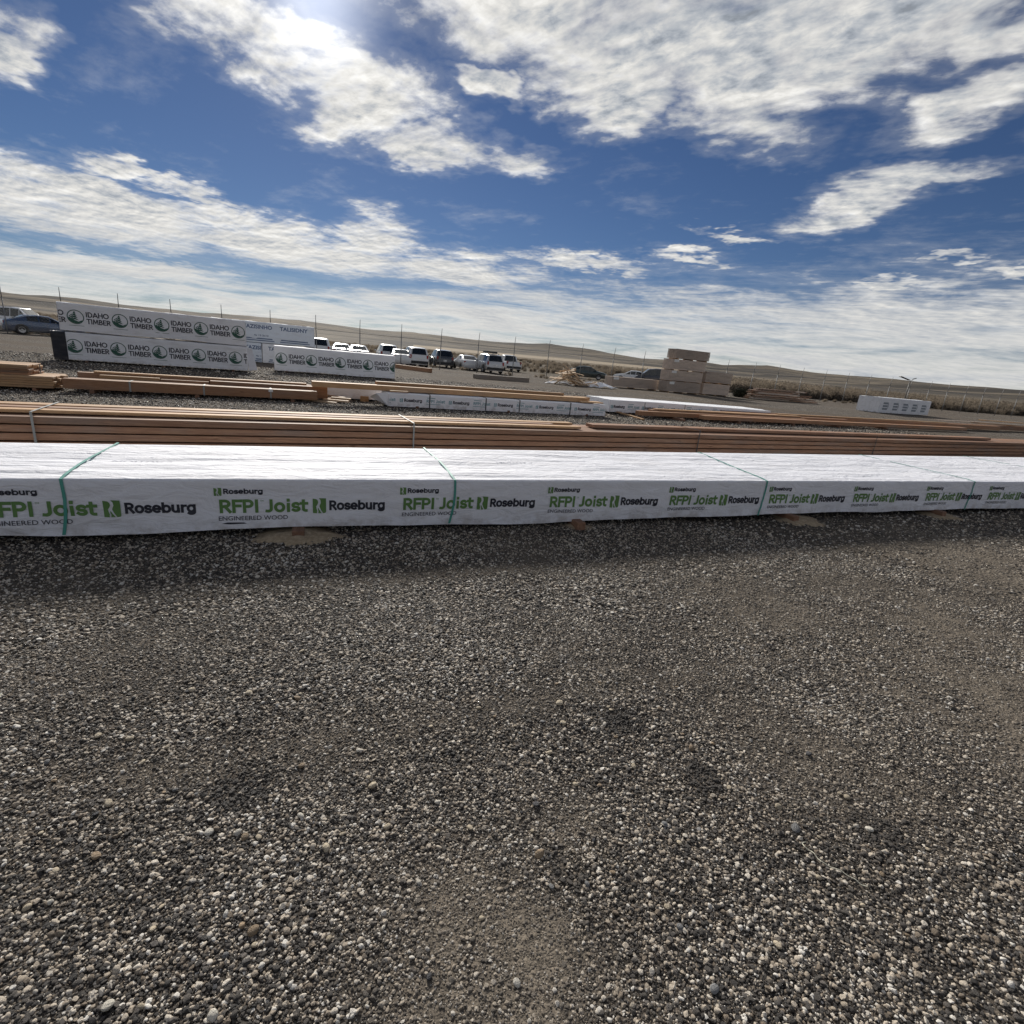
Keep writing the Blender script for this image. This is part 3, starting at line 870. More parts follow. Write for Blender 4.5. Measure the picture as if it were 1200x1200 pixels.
def front_print():
    p = Print()
    leaf_mark(p, 0.0, 0.368, 0.066)
    p.strokes('Roseburg', 0.060, 0.383, 0.044, 0.29, 0.0100, 1)
    p.strokes('RFPI', 0.018, 0.226, 0.112, 0.305, 0.0235, 0)
    p.strokes('Joist', 0.350, 0.226, 0.112, 0.335, 0.0235, 0)
    p.text('TM', 0.322, 0.318, 0.014, 0.024, 0, 0.0)
    p.text('ENGINEERED WOOD', 0.022, 0.168, 0.034, 0.50, 1, 0.004)
    leaf_mark(p, 0.715, 0.212, 0.130)
    p.strokes('Roseburg', 0.835, 0.236, 0.086, 0.475, 0.0185, 1)
    return p

def small_print(h, part=0):
    p = Print()
    if part == 1:
        leaf_mark(p, 0.66, h * 0.34, h * 0.30, 2)
        p.strokes('Roseburg', 0.77, h * 0.38, h * 0.26, 0.52, h * 0.055, 1)
        return p
    p.strokes('RFPI Joist', 0.0, h * 0.40, h * 0.24, 0.55, h * 0.05, 2)
    p.rect(0.0, h * 0.26, 0.42, h * 0.30, 2)
    p.rect(0.02, h * 0.74, 0.26, h * 0.79, 2)
    return p

def timber_print(r=0.40, tex=1):
    p = Print()
    p.ring(r, 0.0, r, r * 0.11, 0)
    # conifer in tiers on a dark hill, left of the ring's middle
    cx = r * 0.92
    for k in range(4):
        t = 0.76 - k * 0.29
        w = 0.22 + 0.17 * k
        p.poly([(-w, t - 0.36), (0, t - 0.24), (w * 0.6, t - 0.34), (0.06, t), (-0.05, t)], cx, 0, r, 0)
    arc = [(math.cos(a) * 0.88, math.sin(a) * 0.88) for a in np.linspace(math.pi * 1.02, math.pi * 1.86, 14)]
    p.poly(arc + [(0.30, -0.62), (-0.2, -0.42), (-0.55, -0.22)], r, 0, r, 0)
    for k in range(3):
        z0 = 0.42 - 0.26 * k
        p.poly([(-0.86 + 0.10 * (k == 0), z0 - 0.30), (-0.32, z0), (-0.32, z0 - 0.10), (-0.82 + 0.10 * (k == 0), z0 - 0.40)], r, 0, r, 0)
    p.strokes('IDAHO', 2.16 * r, 0.08 * r, r * 0.74, r * 2.88, r * 0.13, 1)
    p.strokes('TIMBER', 2.22 * r, -0.86 * r, r * 0.74, r * 2.95, r * 0.13, 1)
    p.rect(0.10 * r, -1.24 * r, 1.9 * r, -1.19 * r, 0)
    return p

def put_print(p, name, mats, parent, x0, z0, surf, xmax=None, xmin=None, proud=0.003):
    """lay flat print on a wrap's front: surf(x, z) gives the wrap's own bulge (towards the viewer = -y)"""
    bm = bmesh.new()
    vs = [bm.verts.new((q[0] + x0, -q[2], q[1] + z0)) for q in p.v]
    for f, mi in zip(p.f, p.mi):
        try:
            fc = bm.faces.new([vs[i] for i in f]); fc.material_index = mi
        except ValueError: pass
    zs = [v.co.z for v in bm.verts]
    zc_, zend = min(zs) + 0.02, max(zs)
    while zc_ < zend:
        bmesh.ops.bisect_plane(bm, geom=bm.verts[:] + bm.edges[:] + bm.faces[:], plane_co=(0, 0, zc_), plane_no=(0, 0, 1))
        zc_ += 0.02 if zend - min(zs) < 0.5 else 0.08
    for lim, nrm in ((xmax, (1, 0, 0)), (xmin, (-1, 0, 0))):
        if lim is not None:
            bmesh.ops.bisect_plane(bm, geom=bm.verts[:] + bm.edges[:] + bm.faces[:], plane_co=(lim, 0, 0), plane_no=nrm, clear_outer=True)
    if not bm.faces:
        bm.free(); return None
    if bm.verts:
        q = np.array([(v.co.x, v.co.z) for v in bm.verts])
        for v, y in zip(bm.verts, surf(q[:, 0], q[:, 1])):
            v.co.y -= y + proud
    me = bpy.data.meshes.new(name)
    bm.to_mesh(me); bm.free()
    for m_ in mats: me.materials.append(m_)
    return link(name, me, parent)

# ------------------------------------------------------------------ wrapped bundles
def wrap_mesh(name, s0, s1, depth, z0, z1, mat, seed=0, nx=240, amp=0.006, topamp=0.006, hang=0.012, rad=0.025, sag=None, ridged=True, pinch=()):
    """five-sided wrap with soft corners; depth may vary along its length; returns mesh and the front's bulge"""
    def surf(x, z):
        x = np.asarray(x, float); z = np.asarray(z, float)
        u = (z - z0) / (z1 - z0)
        r_ = amp * (fbm(x * 1.1 + seed, z * 2.5 + seed, 3) + 0.5 * fbm(x * 3.1 + seed * 2, z * 7, 2) + 0.22 * fbm(x * 9 + z * 6, z * 14 + seed, 2)) * np.clip(1.15 - u, 0.15, 1)
        for ps in pinch:                                   # gathered under the straps, with folds running off
            g_ = np.exp(-np.abs(x - ps) / 0.22)
            r_ = r_ + g_ * (-0.006 + 0.010 * fbm((x - ps) * 3 + u * 2.5 + ps, u * 5 + ps, 3))
        return r_ if r_.ndim else float(r_)
    xs = np.linspace(s0, s1, nx)
    D = np.array([depth(x) if callable(depth) else depth for x in xs])
    zb = z0 + hang * (fbm(xs * 0.55 + seed, np.full(nx, seed * 1.7), 3) * 1.6 - 0.2)
    zt = z1 + np.array([sag(x) if sag else 0.0 for x in xs])
    cols = []
    def col(y, z): cols.append(np.stack([xs, np.broadcast_to(y, xs.shape), np.broadcast_to(z, xs.shape)], 1))
    for k in range(13):
        z = zb + (zt - rad - zb) * k / 12
        col(-surf(xs, z), z)
    for k in range(1, 4):
        t = k / 4; a_ = t * math.pi / 2
        col(rad * (1 - math.cos(a_)) - surf(xs, np.full(nx, z1)) * (1 - t), zt - rad + rad * math.sin(a_))
    nt_ = 34
    for k in range(nt_):
        t = k / (nt_ - 1)
        y = rad + (D - 2 * rad) * t
        fl = 1 - abs(2 * t - 1) ** 6
        rdg = fbm(xs * 0.45 + seed, y * 9.0 + seed, 3) + 0.5 * np.abs(fbm(xs * 0.8 + seed, y * 15.0 + xs * 0.6, 2)) if ridged else 0.0
        puck = fbm(xs * 1.6 + seed, y * 2.5, 3)
        col(y, zt + fl * topamp * (rdg * 1.5 + 0.8 * puck))
    for k in range(1, 4):
        a_ = k / 4 * math.pi / 2
        col(D - rad + rad * math.sin(a_), zt - rad + rad * math.cos(a_))
    for k in range(4):
        col(D, zt - rad + (zb - zt + rad) * k / 3)
    V = np.stack(cols, 1).reshape(-1, 3).tolist()
    prof = cols
    m = len(prof)
    F = [tuple(reversed(q)) for q in grid_faces(nx, m)]
    # folded ends
    n0 = len(V)
    F.append(tuple(range(m))); F.append(tuple(reversed(range((nx - 1) * m, nx * m))))
    me = mesh(name, V, F, mat, True)
    for i in (len(F) - 1, len(F) - 2): me.polygons[i].use_smooth = False
    return me, surf

def strap(parent, x, depth, z0, z1, surf, mat, w=0.022, skew=0.0, slack=0.0, name='strap'):
    """band up the front, over the top and down the back, lying proud of the wrap"""
    pts = []
    e = 0.007
    for k in range(9):
        z = z0 + (z1 - z0) * k / 8
        pts.append((x + slack * math.sin(k / 8 * math.pi) * 0.6 - slack * (1 - k / 8), -surf(x, min(z, z1)) - e, z))
    n = 14
    for k in range(1, n + 1):
        t = k / n
        pts.append((x + skew * t + 0.015 * math.sin(t * 5 + x), depth * t, z1 + e + 0.004))
    pts.append((x + skew, depth + e, z1 - 0.02)); pts.append((x + skew, depth + e, z0))
    V = []; F = []
    for p in pts:
        V += [(p[0] - w / 2, p[1], p[2]), (p[0] + w / 2, p[1], p[2])]
    for i in range(len(pts) - 1):
        F.append((2 * i, 2 * i + 1, 2 * i + 3, 2 * i + 2))
    me = mesh(name, V, F, mat)
    o = link(name, me, parent)
    md = o.modifiers.new('thick', 'SOLIDIFY'); md.thickness = 0.003; md.offset = 0
    return o

def bearer(x, y, rz, length, size, label, mat=None, name='bearer', z=0.0, group=None):
    o = link(name, box_mesh(length, size, size, mat or M['block'], 0.006), None, (x, y, z), rz)
    return setp(o, label, 'wood block', group)

def loc2w(o, ang, s, d):
    return (o[0] + s * math.cos(ang) - d * math.sin(ang), o[1] + s * math.sin(ang) + d * math.cos(ang))

# --- the long joist bundle in front
def front_bundle():
    t = thing('joist_bundle', 'long white wrapped joist bundle with green straps across the whole foreground', 'wrapped lumber', (JO[0], JO[1], 0), JA)
    dep = lambda s: 1.55 + 0.055 * s
    s0, s1, z0, z1 = -7.2, 13.2, 0.095, 0.50
    me, surf = wrap_mesh('wrap', s0, s1, dep, z0, z1, M['wrap'], 1, 800, 0.024, 0.017, 0.036, 0.02, pinch=(-3.44, -0.58, 3.15, 7.1, 10.6))
    link('wrap', me, t)
    c = MB()
    V = [(s0 + .03, .03, .102), (s1 - .03, .03, .102), (s1 - .03, dep(s1) - .03, .102), (s0 + .03, dep(s0) - .03, .102)]
    c.v = [Vector(v) for v in V] + [Vector((v[0], v[1], 0.46)) for v in V]
    c.f = [(3, 2, 1, 0), (4, 5, 6, 7), (0, 1, 5, 4), (1, 2, 6, 5), (2, 3, 7, 6), (3, 0, 4, 7)]; c.mi = [0] * 6
    c.build('joists', M['void'], t)
    p = front_print()
    k = -3
    x = -3.93 - 1.43 * 2
    while x < s1 - 1.4:
        put_print(p, 'printed_lettering', [M['green_ink'], M['ink']], t, x, 0.0, surf, proud=0.004)
        x += 1.43
    for xs, sk in ((-3.44, -0.06), (-0.58, 0.02), (3.15, 0.42), (7.1, 0.25), (10.6, 0.1)):
        strap(t, xs, dep(xs), z0 - 0.01, z1, surf, M['strap'], 0.020, sk, 0.03)
    # faint caution print on the top, read from the far side
    v, f = text_geo('CAUTION', 0.07, 0.42, 0.0)
    for xs, d, in ((-2.9, 0.72), (0.5, 0.86)):
        V = [(xs - q[0], d - q[1], z1 + 0.016) for q in v]
        link('caution_print', mesh('caution_print', V, [tuple(q) for q in f], M['ink_faint']), t)
    # black scuff under the lettering
    sm = MB(); sm.poly([(-2.46, -surf(-2.45, .14) - .004, .142), (-2.40, -surf(-2.4, .14) - .004, .136), (-2.28, -surf(-2.3, .14) - .004, .140), (-2.30, -surf(-2.3, .15) - .004, .150), (-2.42, -surf(-2.42, .15) - .004, .152)])
    sm.build('scuff_mark', M['ink'], t)
    for i, (s, lab) in enumerate(((-6.0, 'reddish wood bearer near the far left end of the long white joist bundle'),
                                  (-1.90, 'dark red wood block in tan sand under the left of the white joist bundle'),
                                  (0.71, 'small brown wood block under the middle of the long white joist bundle'),
                                  (3.62, 'wood block in tan sand below the third green strap of the white bundle'),
                                  (6.42, 'wood block in tan sand under the far right of the white joist bundle'),
                                  (9.8, 'wood block under the receding right end of the white joist bundle'))):
        wx, wy = loc2w(JO, JA, s, 0.66)
        gz = float(ground_z(*loc2w(JO, JA, s, 0.0)))
        bearer(wx, wy, JA + math.pi / 2, 1.56, 0.094, lab, z=0.002)
    # sand heaped where the blocks were set
    for s, w, d, h, lab in ((-1.90, 0.40, 0.24, 0.05, 'heap of tan sand around the dark red block at left'), (0.74, 0.18, 0.12, 0.02, 'small dab of tan sand beside the middle block'),
                         (3.75, 0.36, 0.28, 0.045, 'tan sand heap below the third green strap'), (6.5, 0.34, 0.26, 0.045, 'tan sand heap under the bundle at far right')):
        n, m = 12, 28
        V = []
        for i in range(n):
            rr = i / (n - 1)
            for j in range(m):
                a = 2 * math.pi * j / m
                q = rr * (1 + 0.55 * float(fbm(np.array([math.cos(a) * 2.4 + s]), np.array([math.sin(a) * 2.4]), 4)[0]))
                lx, ly = s + w * q * math.cos(a), 0.0 + d * q * math.sin(a)
                wx, wy = loc2w(JO, JA, lx, ly)
                hz = h * (1 - rr ** 1.6) * (1 + 0.5 * float(fbm(np.array([lx * 9]), np.array([ly * 9]), 3)[0]))
                V.append((wx, wy, float(ground_z(wx, wy)) + hz - 0.006 * rr + 0.004))
        F = [tuple(reversed(q)) for q in grid_faces(n, m, True)]
        o = link('sand_heap', mesh('sand_heap', V, F, M['sand'], True))
        setp(o, lab, 'sand', 'sand heaps under the joist bundle')
front_bundle()

# ------------------------------------------------------------------ loose lumber
def plank(parent, s, d, z, L, w, h, mat, rz=0.0, name='plank', bev=0.004):
    """plank with its left front bottom corner at s, d, z in the parent's frame"""
    o = link(name, box_mesh(L, w, h, mat, bev), parent)
    c, s_ = math.cos(rz), math.sin(rz)
    o.location = (s + c * L / 2 - s_ * w / 2, d + s_ * L / 2 + c * w / 2, z)
    o.rotation_euler = (0, 0, rz)
    return o

def band_strap(parent, s, d0, d1, z0, z1, mat, w=0.03, e=0.006):
    b = MB()
    b.box((s, d0 - e, (z0 + z1) / 2), (w, 0.003, z1 - z0 + 2 * e))
    b.box((s, (d0 + d1) / 2, z1 + e), (w, d1 - d0 + 2 * e - 0.004, 0.003))
    b.box((s, d1 + e, (z0 + z1) / 2), (w, 0.003, z1 - z0 + 2 * e))
    return b.build('strap', mat, parent)

def beam_row():
    """long low row of reddish beams behind the joist bundle"""
    ang = R(26.8); o = (-0.12, 7.97)
    t = thing('beam_stack', 'long low stack of reddish brown beams behind the white joist bundle', 'lumber', (o[0], o[1], 0), ang)
    rr = random.Random(2)
    h = 0.088; z = 0.012
    for k in range(6):
        for j in range(3):
            s = -9.0 + rr.uniform(0, 0.25)
            # two beams end to end in each row, the joint off the middle
            cut = rr.uniform(-6.8, -6.0) if (k + j) % 2 else rr.uniform(17, 18.5)
            end = 19.5 + rr.uniform(-0.2, 0.2)
            jit = rr.uniform(-0.012, 0.012) if j == 0 else 0
            plank(t, s, j * 0.292 + jit, z, cut - s - 0.004, 0.286, h - 0.013, M['beam'], name='beam', bev=0.006)
            plank(t, cut + 0.004, j * 0.292 + jit, z, end - cut, 0.286, h - 0.013, M['beam'], name='beam', bev=0.006)
        z += h + 0.002
    # thinner boards lying along the top
    plank(t, -8.8, 0.20, z, 10.2, 0.14, 0.036, M['fir'], name='board')
    plank(t, -8.6, 0.40, z, 9.6, 0.14, 0.036, M['beam'], R(0.25), name='board')
    plank(t, -7.9, 0.66, z, 9.4, 0.18, 0.036, M['fir'], R(-0.1), name='board')
    plank(t, 1.75, 0.36, z, 14.0, 0.24, 0.060, M['beam'], R(-0.1), name='board')
    for s in (-5.7, -1.55, 3.9, 9.5):
        band_strap(t, s, -0.014, 0.90, 0.02, z + (0.038 if s < 1 else 0.062), M['strap_w'] if s < 3 else M['strap_d'], 0.022)
    return t
beam_row()

def left_lumber():
    ang = R(26.6); o = (-9.99, 11.20)
    t = thing('beam_stack', 'brown beams with two pale straps lying left of the wood scraps', 'lumber', (o[0], o[1], 0), ang)
    plank(t, 0.0, 0.0, 0.09, 5.2, 0.18, 0.215, M['glulam'], name='beam')
    plank(t, 0.05, 0.185, 0.09, 5.08, 0.18, 0.215, M['glulam'], name='beam')
    for s in (1.2, 2.65, 4.1): band_strap(t, s, 0.0, 0.366, 0.09, 0.305, M['strap_w'], 0.035)
    tg = MB(); tg.box((4.1, -0.012, 0.275), (0.10, 0.002, 0.07)); tg.build('paper_tag', M['tag'], t)
    t2 = thing('beam_stack', 'higher brown beams lying directly behind the two-strap beams at left', 'lumber', (*loc2w(o, ang, 0, 0.46), 0), ang)
    plank(t2, 2.75, 0.0, 0.09, 2.75, 0.22, 0.30, M['glulam'], name='beam')
    plank(t2, 1.72, 0.02, 0.09, 1.0, 0.22, 0.27, M['glulam'], R(0.6), name='beam')
    plank(t2, 0.55, 0.03, 0.09, 1.15, 0.20, 0.29, M['fir'], name='beam')
    plank(t2, 0.1, 0.26, 0.09, 5.3, 0.20, 0.31, M['glulam'], name='beam')
    plank(t2, 0.4, 0.27, 0.405, 4.6, 0.18, 0.036, M['fir'], R(0.5), name='board')
    t3 = thing('board_stack', 'stack of tan boards with a stepped right end at the left edge', 'lumber', (*loc2w(o, ang, -0.12, 0), 0), ang)
    for k in range(5):
        for j in range(4):
            plank(t3, -4.0 + 0.03 * ((k * 3 + j) % 3), 0.0 + j * 0.235, 0.075 + k * 0.05, 3.95 + 0.02 * ((k + 2 * j) % 3), 0.228, 0.046, M['fir'], name='board')
    t4 = thing('board_stack', 'small tan board pile with a dark strap on the left edge stack', 'lumber', (*loc2w(o, ang, -0.55, 0.04), 0.326), ang)
    for k in range(5):
        for j in range(3):
            plank(t4, -3.0, j * 0.285, k * 0.042, 2.98 + 0.015 * ((k + j) % 3), 0.28, 0.039, M['fir'] if k > 2 else M['glulam'], name='board')
    b = MB(); b.box((-0.01 + 0.04, 0.58, 0.10), (0.004, 0.05, 0.212)); b.build('strap', M['strap_d'], t4)
    for s, w_ in ((0.5, 'leftmost'), (2.5, 'middle'), (4.6, 'rightmost')):
        wx, wy = loc2w(o, ang, s, 0.42)
        bearer(wx, wy, ang + math.pi / 2, 0.95, 0.086, w_ + ' wood bearer in shade under the two-strap brown beams', group='bearers under the left beams')
    for s, w_ in ((-1.9, 'left'), (-0.5, 'right')):
        wx, wy = loc2w(o, ang, s, 0.46)
        bearer(wx, wy, ang + math.pi / 2, 0.9, 0.072, w_ + ' wood bearer in shade under the tan board stack', group='bearers under the left boards')
left_lumber()

# --- second wrapped joist bundle with boards laid on it
def mid_bundles():
    ang = R(26.2); o = (-3.62, 14.07)
    t = thing('joist_bundle', 'thin white wrapped joist bundle with dark straps and boards on top', 'wrapped lumber', (o[0], o[1], 0), ang)
    L = 7.1; D = 0.95; z0, z1 = 0.05, 0.40
    me, surf = wrap_mesh('wrap', 0, L, D, z0, z1, M['wrap_lit'], 5, 160, 0.012, 0.008, 0.02)
    link('wrap', me, t)
    c = MB(); c.box((L / 2, D / 2, 0.22), (L - 0.06, D - 0.06, 0.28)); c.build('joists', M['void'], t)
    p = (small_print(z1 - z0), small_print(z1 - z0, 1))
    for x in (-0.35, 1.05, 2.45, 3.85, 5.25, 6.6):
        for p_ in p: put_print(p_, 'printed_lettering', [M['green_ink'], M['ink'], M['teal_ink']], t, x, z0, surf, xmax=L - 0.03, xmin=0.03)
    for s in (1.15, 2.85, 3.95, 5.75): strap(t, s, D, z0, z1, surf, M['strap_d'], 0.03)
    # torn left corner: a flap of wrap and the bare ends
    fl = MB()
    fl.poly([(-0.02, -0.02, 0.41), (-0.30, 0.10, 0.36), (-0.42, 0.35, 0.26), (-0.35, 0.55, 0.20), (-0.02, 0.6, 0.10), (-0.015, 0.0, 0.06)])
    f = fl.build('torn_flap', M['wrap_lit'], t); f.modifiers.new('thick', 'SOLIDIFY').thickness = 0.006
    t2 = thing('board_stack', 'long pale boards lying on top of the thin white joist bundle', 'lumber', (o[0], o[1], 0.425), ang)
    plank(t2, -1.9, 0.30, 0.0, 8.5, 0.30, 0.135, M['fir'], R(0.2), name='board')
    plank(t2, 0.5, 0.64, 0.0, 6.4, 0.26, 0.135, M['fir'], R(0.5), name='board')
    plank(t2, -0.9, 0.62, 0.0, 1.3, 0.30, 0.10, M['fir'], name='board')
    plank(t2, -0.2, 0.64, 0.137, 6.1, 0.22, 0.08, M['fir'], R(1.0), name='board')
    plank(t2, 0.05, 0.02, 0.0, 0.5, 0.10, 0.04, M['fir'], name='board')
    plank(t2, 6.2, 0.10, 0.0, 0.85, 0.35, 0.04, M['fir'], name='board')
    # grey wrapped end showing behind, to the left
    a0 = loc2w(o, ang, -1.75, 1.35)
    t3 = thing('joist_bundle', 'grey wrapped bundle end showing behind the small wood scraps', 'wrapped lumber', (a0[0], a0[1], 0), ang)
    me, surf3 = wrap_mesh('wrap', 0, 3.4, 0.8, 0.05, 0.36, M['wrap_old'], 8, 60, 0.02, 0.012, 0.02)
    link('wrap', me, t3)
    c = MB(); c.box((1.7, 0.4, 0.18), (3.3, 0.72, 0.24)); c.build('joists', M['void'], t3)
    # third bundle, to the right
    o4 = (3.10, 18.62); a4 = R(28.0); L4 = 8.6; D4 = 1.5
    t4 = thing('joist_bundle', 'flat white wrapped joist bundle with bare white top right of the boards', 'wrapped lumber', (o4[0], o4[1], 0), a4)
    me, surf4 = wrap_mesh('wrap', 0, L4, D4, 0.07, 0.50, M['wrap_lit'], 12, 160, 0.012, 0.01, 0.02, sag=lambda s: -0.012 * max(0, s - 2))
    link('wrap', me, t4)
    c = MB(); c.box((L4 / 2, D4 / 2, 0.22), (L4 - 0.06, D4 - 0.06, 0.28)); c.build('joists', M['void'], t4)
    p = (small_print(0.40), small_print(0.40, 1))
    for x in (-0.6, 0.82, 2.25, 3.7, 5.1):
        for p_ in p: put_print(p_, 'printed_lettering', [M['green_ink'], M['ink'], M['teal_ink']], t4, x, 0.07, surf4, xmax=L4, xmin=0.03)
    for s in (1.6, 3.6): strap(t4, s, D4, 0.06, 0.47, surf4, M['strap_w'], 0.03)
    for s, w_ in ((0.8, 'leftmost'), (3.6, 'middle'), (6.4, 'rightmost')):
        wx, wy = loc2w(o, ang, s, .45); bearer(wx, wy, ang + math.pi / 2, 0.95, 0.078, w_ + ' wood bearer under the thin white joist bundle', group='bearers under the thin bundle')
    for s, w_ in ((1.0, 'leftmost'), (4.2, 'middle'), (7.6, 'rightmost')):
        wx, wy = loc2w(o4, a4, s, D4 / 2); bearer(wx, wy, a4 + math.pi / 2, 1.4, 0.078, w_ + ' wood bearer under the flat white joist bundle', group='bearers under the flat bundle')
    for s, w_ in ((0.4, 'left'), (2.6, 'right')):
        wx, wy = loc2w(a0, ang, s, 0.4); bearer(wx, wy, ang + math.pi / 2, 0.7, 0.058, w_ + ' wood bearer under the grey wrapped bundle end', group='bearers under the grey bundle')
mid_bundles()

def right_timbers():
    ang = R(27.4); o = (5.2, 17.95)
    t = thing('beam_stack', 'long brown timbers right of the flat white bundle, running to the right edge', 'lumber', (o[0], o[1], 0), ang)
    rr = random.Random(4)
    plank(t, -1.0, 0.55, 0.10, 9.0, 0.24, 0.15, M['glulam'], name='beam')
    plank(t, -0.2, 0.85, 0.10, 11.5, 0.24, 0.19, M['glulam'], name='beam')
    plank(t, 1.6, 0.10, 0.10, 19.0, 0.28, 0.14, M['glulam'], R(0.4), name='beam')
    plank(t, 2.6, 1.15, 0.10, 24.0, 0.24, 0.22, M['glulam'], name='beam')
    plank(t, 4.0, 1.45, 0.10, 27.0, 0.24, 0.24, M['beam'], name='beam')
    plank(t, 0.0, 0.86, 0.292, 8.0, 0.22, 0.036, M['fir'], R(0.2), name='board')
    plank(t, 7.0, 1.20, 0.324, 14.0, 0.20, 0.036, M['fir'], R(0.5), name='board')
    for s, w_ in ((0.6, 'leftmost'), (3.4, 'second from left'), (6.5, 'middle'), (9.5, 'second from right'), (13.0, 'rightmost')):
        wx, wy = loc2w(o, ang, s, 0.9); bearer(wx, wy, ang + math.pi / 2, 1.7, 0.095, w_ + ' wood bearer in shade under the long brown timbers at right', group='bearers under the right timbers')
    o2 = (26.5, 31.6)
    t2 = thing('board_stack', 'pale weathered boards scattered low at the far right edge', 'lumber', (o2[0], o2[1], 0), R(24))
    for k in range(9):
        plank(t2, rr.uniform(-4, 5), rr.uniform(-0.5, 1.6), 0.05 + 0.05 * k, rr.uniform(3, 6), 0.2, 0.045, M['old'] if k % 2 else M['fir'], R(rr.uniform(-8, 6)), name='board')
    # a loose stick beside the flat bundle
    st = link('loose_stick', box_mesh(2.3, 0.10, 0.045, M['fir'], 0.004), None, (3.62, 18.35, 0.05), R(-62))
    st.rotation_euler = (0, R(1.5), R(-68))
    setp(st, 'single pale stick on the gravel below the flat white bundle', 'stick')
right_timbers()

# ------------------------------------------------------------------ tall printed packages
def pack(name, label, o, ang, L, D, z0, z1, mat, seed, prints, mats, group=None, rad=0.05, amp=0.02, hang=0.015, x_off=0.0, straps=()):
    t = thing(name, label, 'wrapped lumber', (o[0], o[1], 0.0), ang, group)
    me, surf = wrap_mesh('wrap', 0, L, D, z0, z1, mat, seed, 110, amp, 0.06, hang, rad, ridged=False)
    link('wrap', me, t)
    c = MB(); c.box((L / 2, D / 2, (z0 + z1) / 2), (L - 0.1, D - 0.1, z1 - z0 - 0.08)); c.build('lumber_core', M['void'], t)
    for p, xs, zc in prints:
        for x in xs:
            put_print(p, 'printed_lettering', mats, t, x, zc, surf, xmax=L - 0.02, xmin=0.02, proud=0.006)
    for s in straps: strap(t, s, D, z0, z1, surf, M['strap_w'], 0.03)
    return t, surf

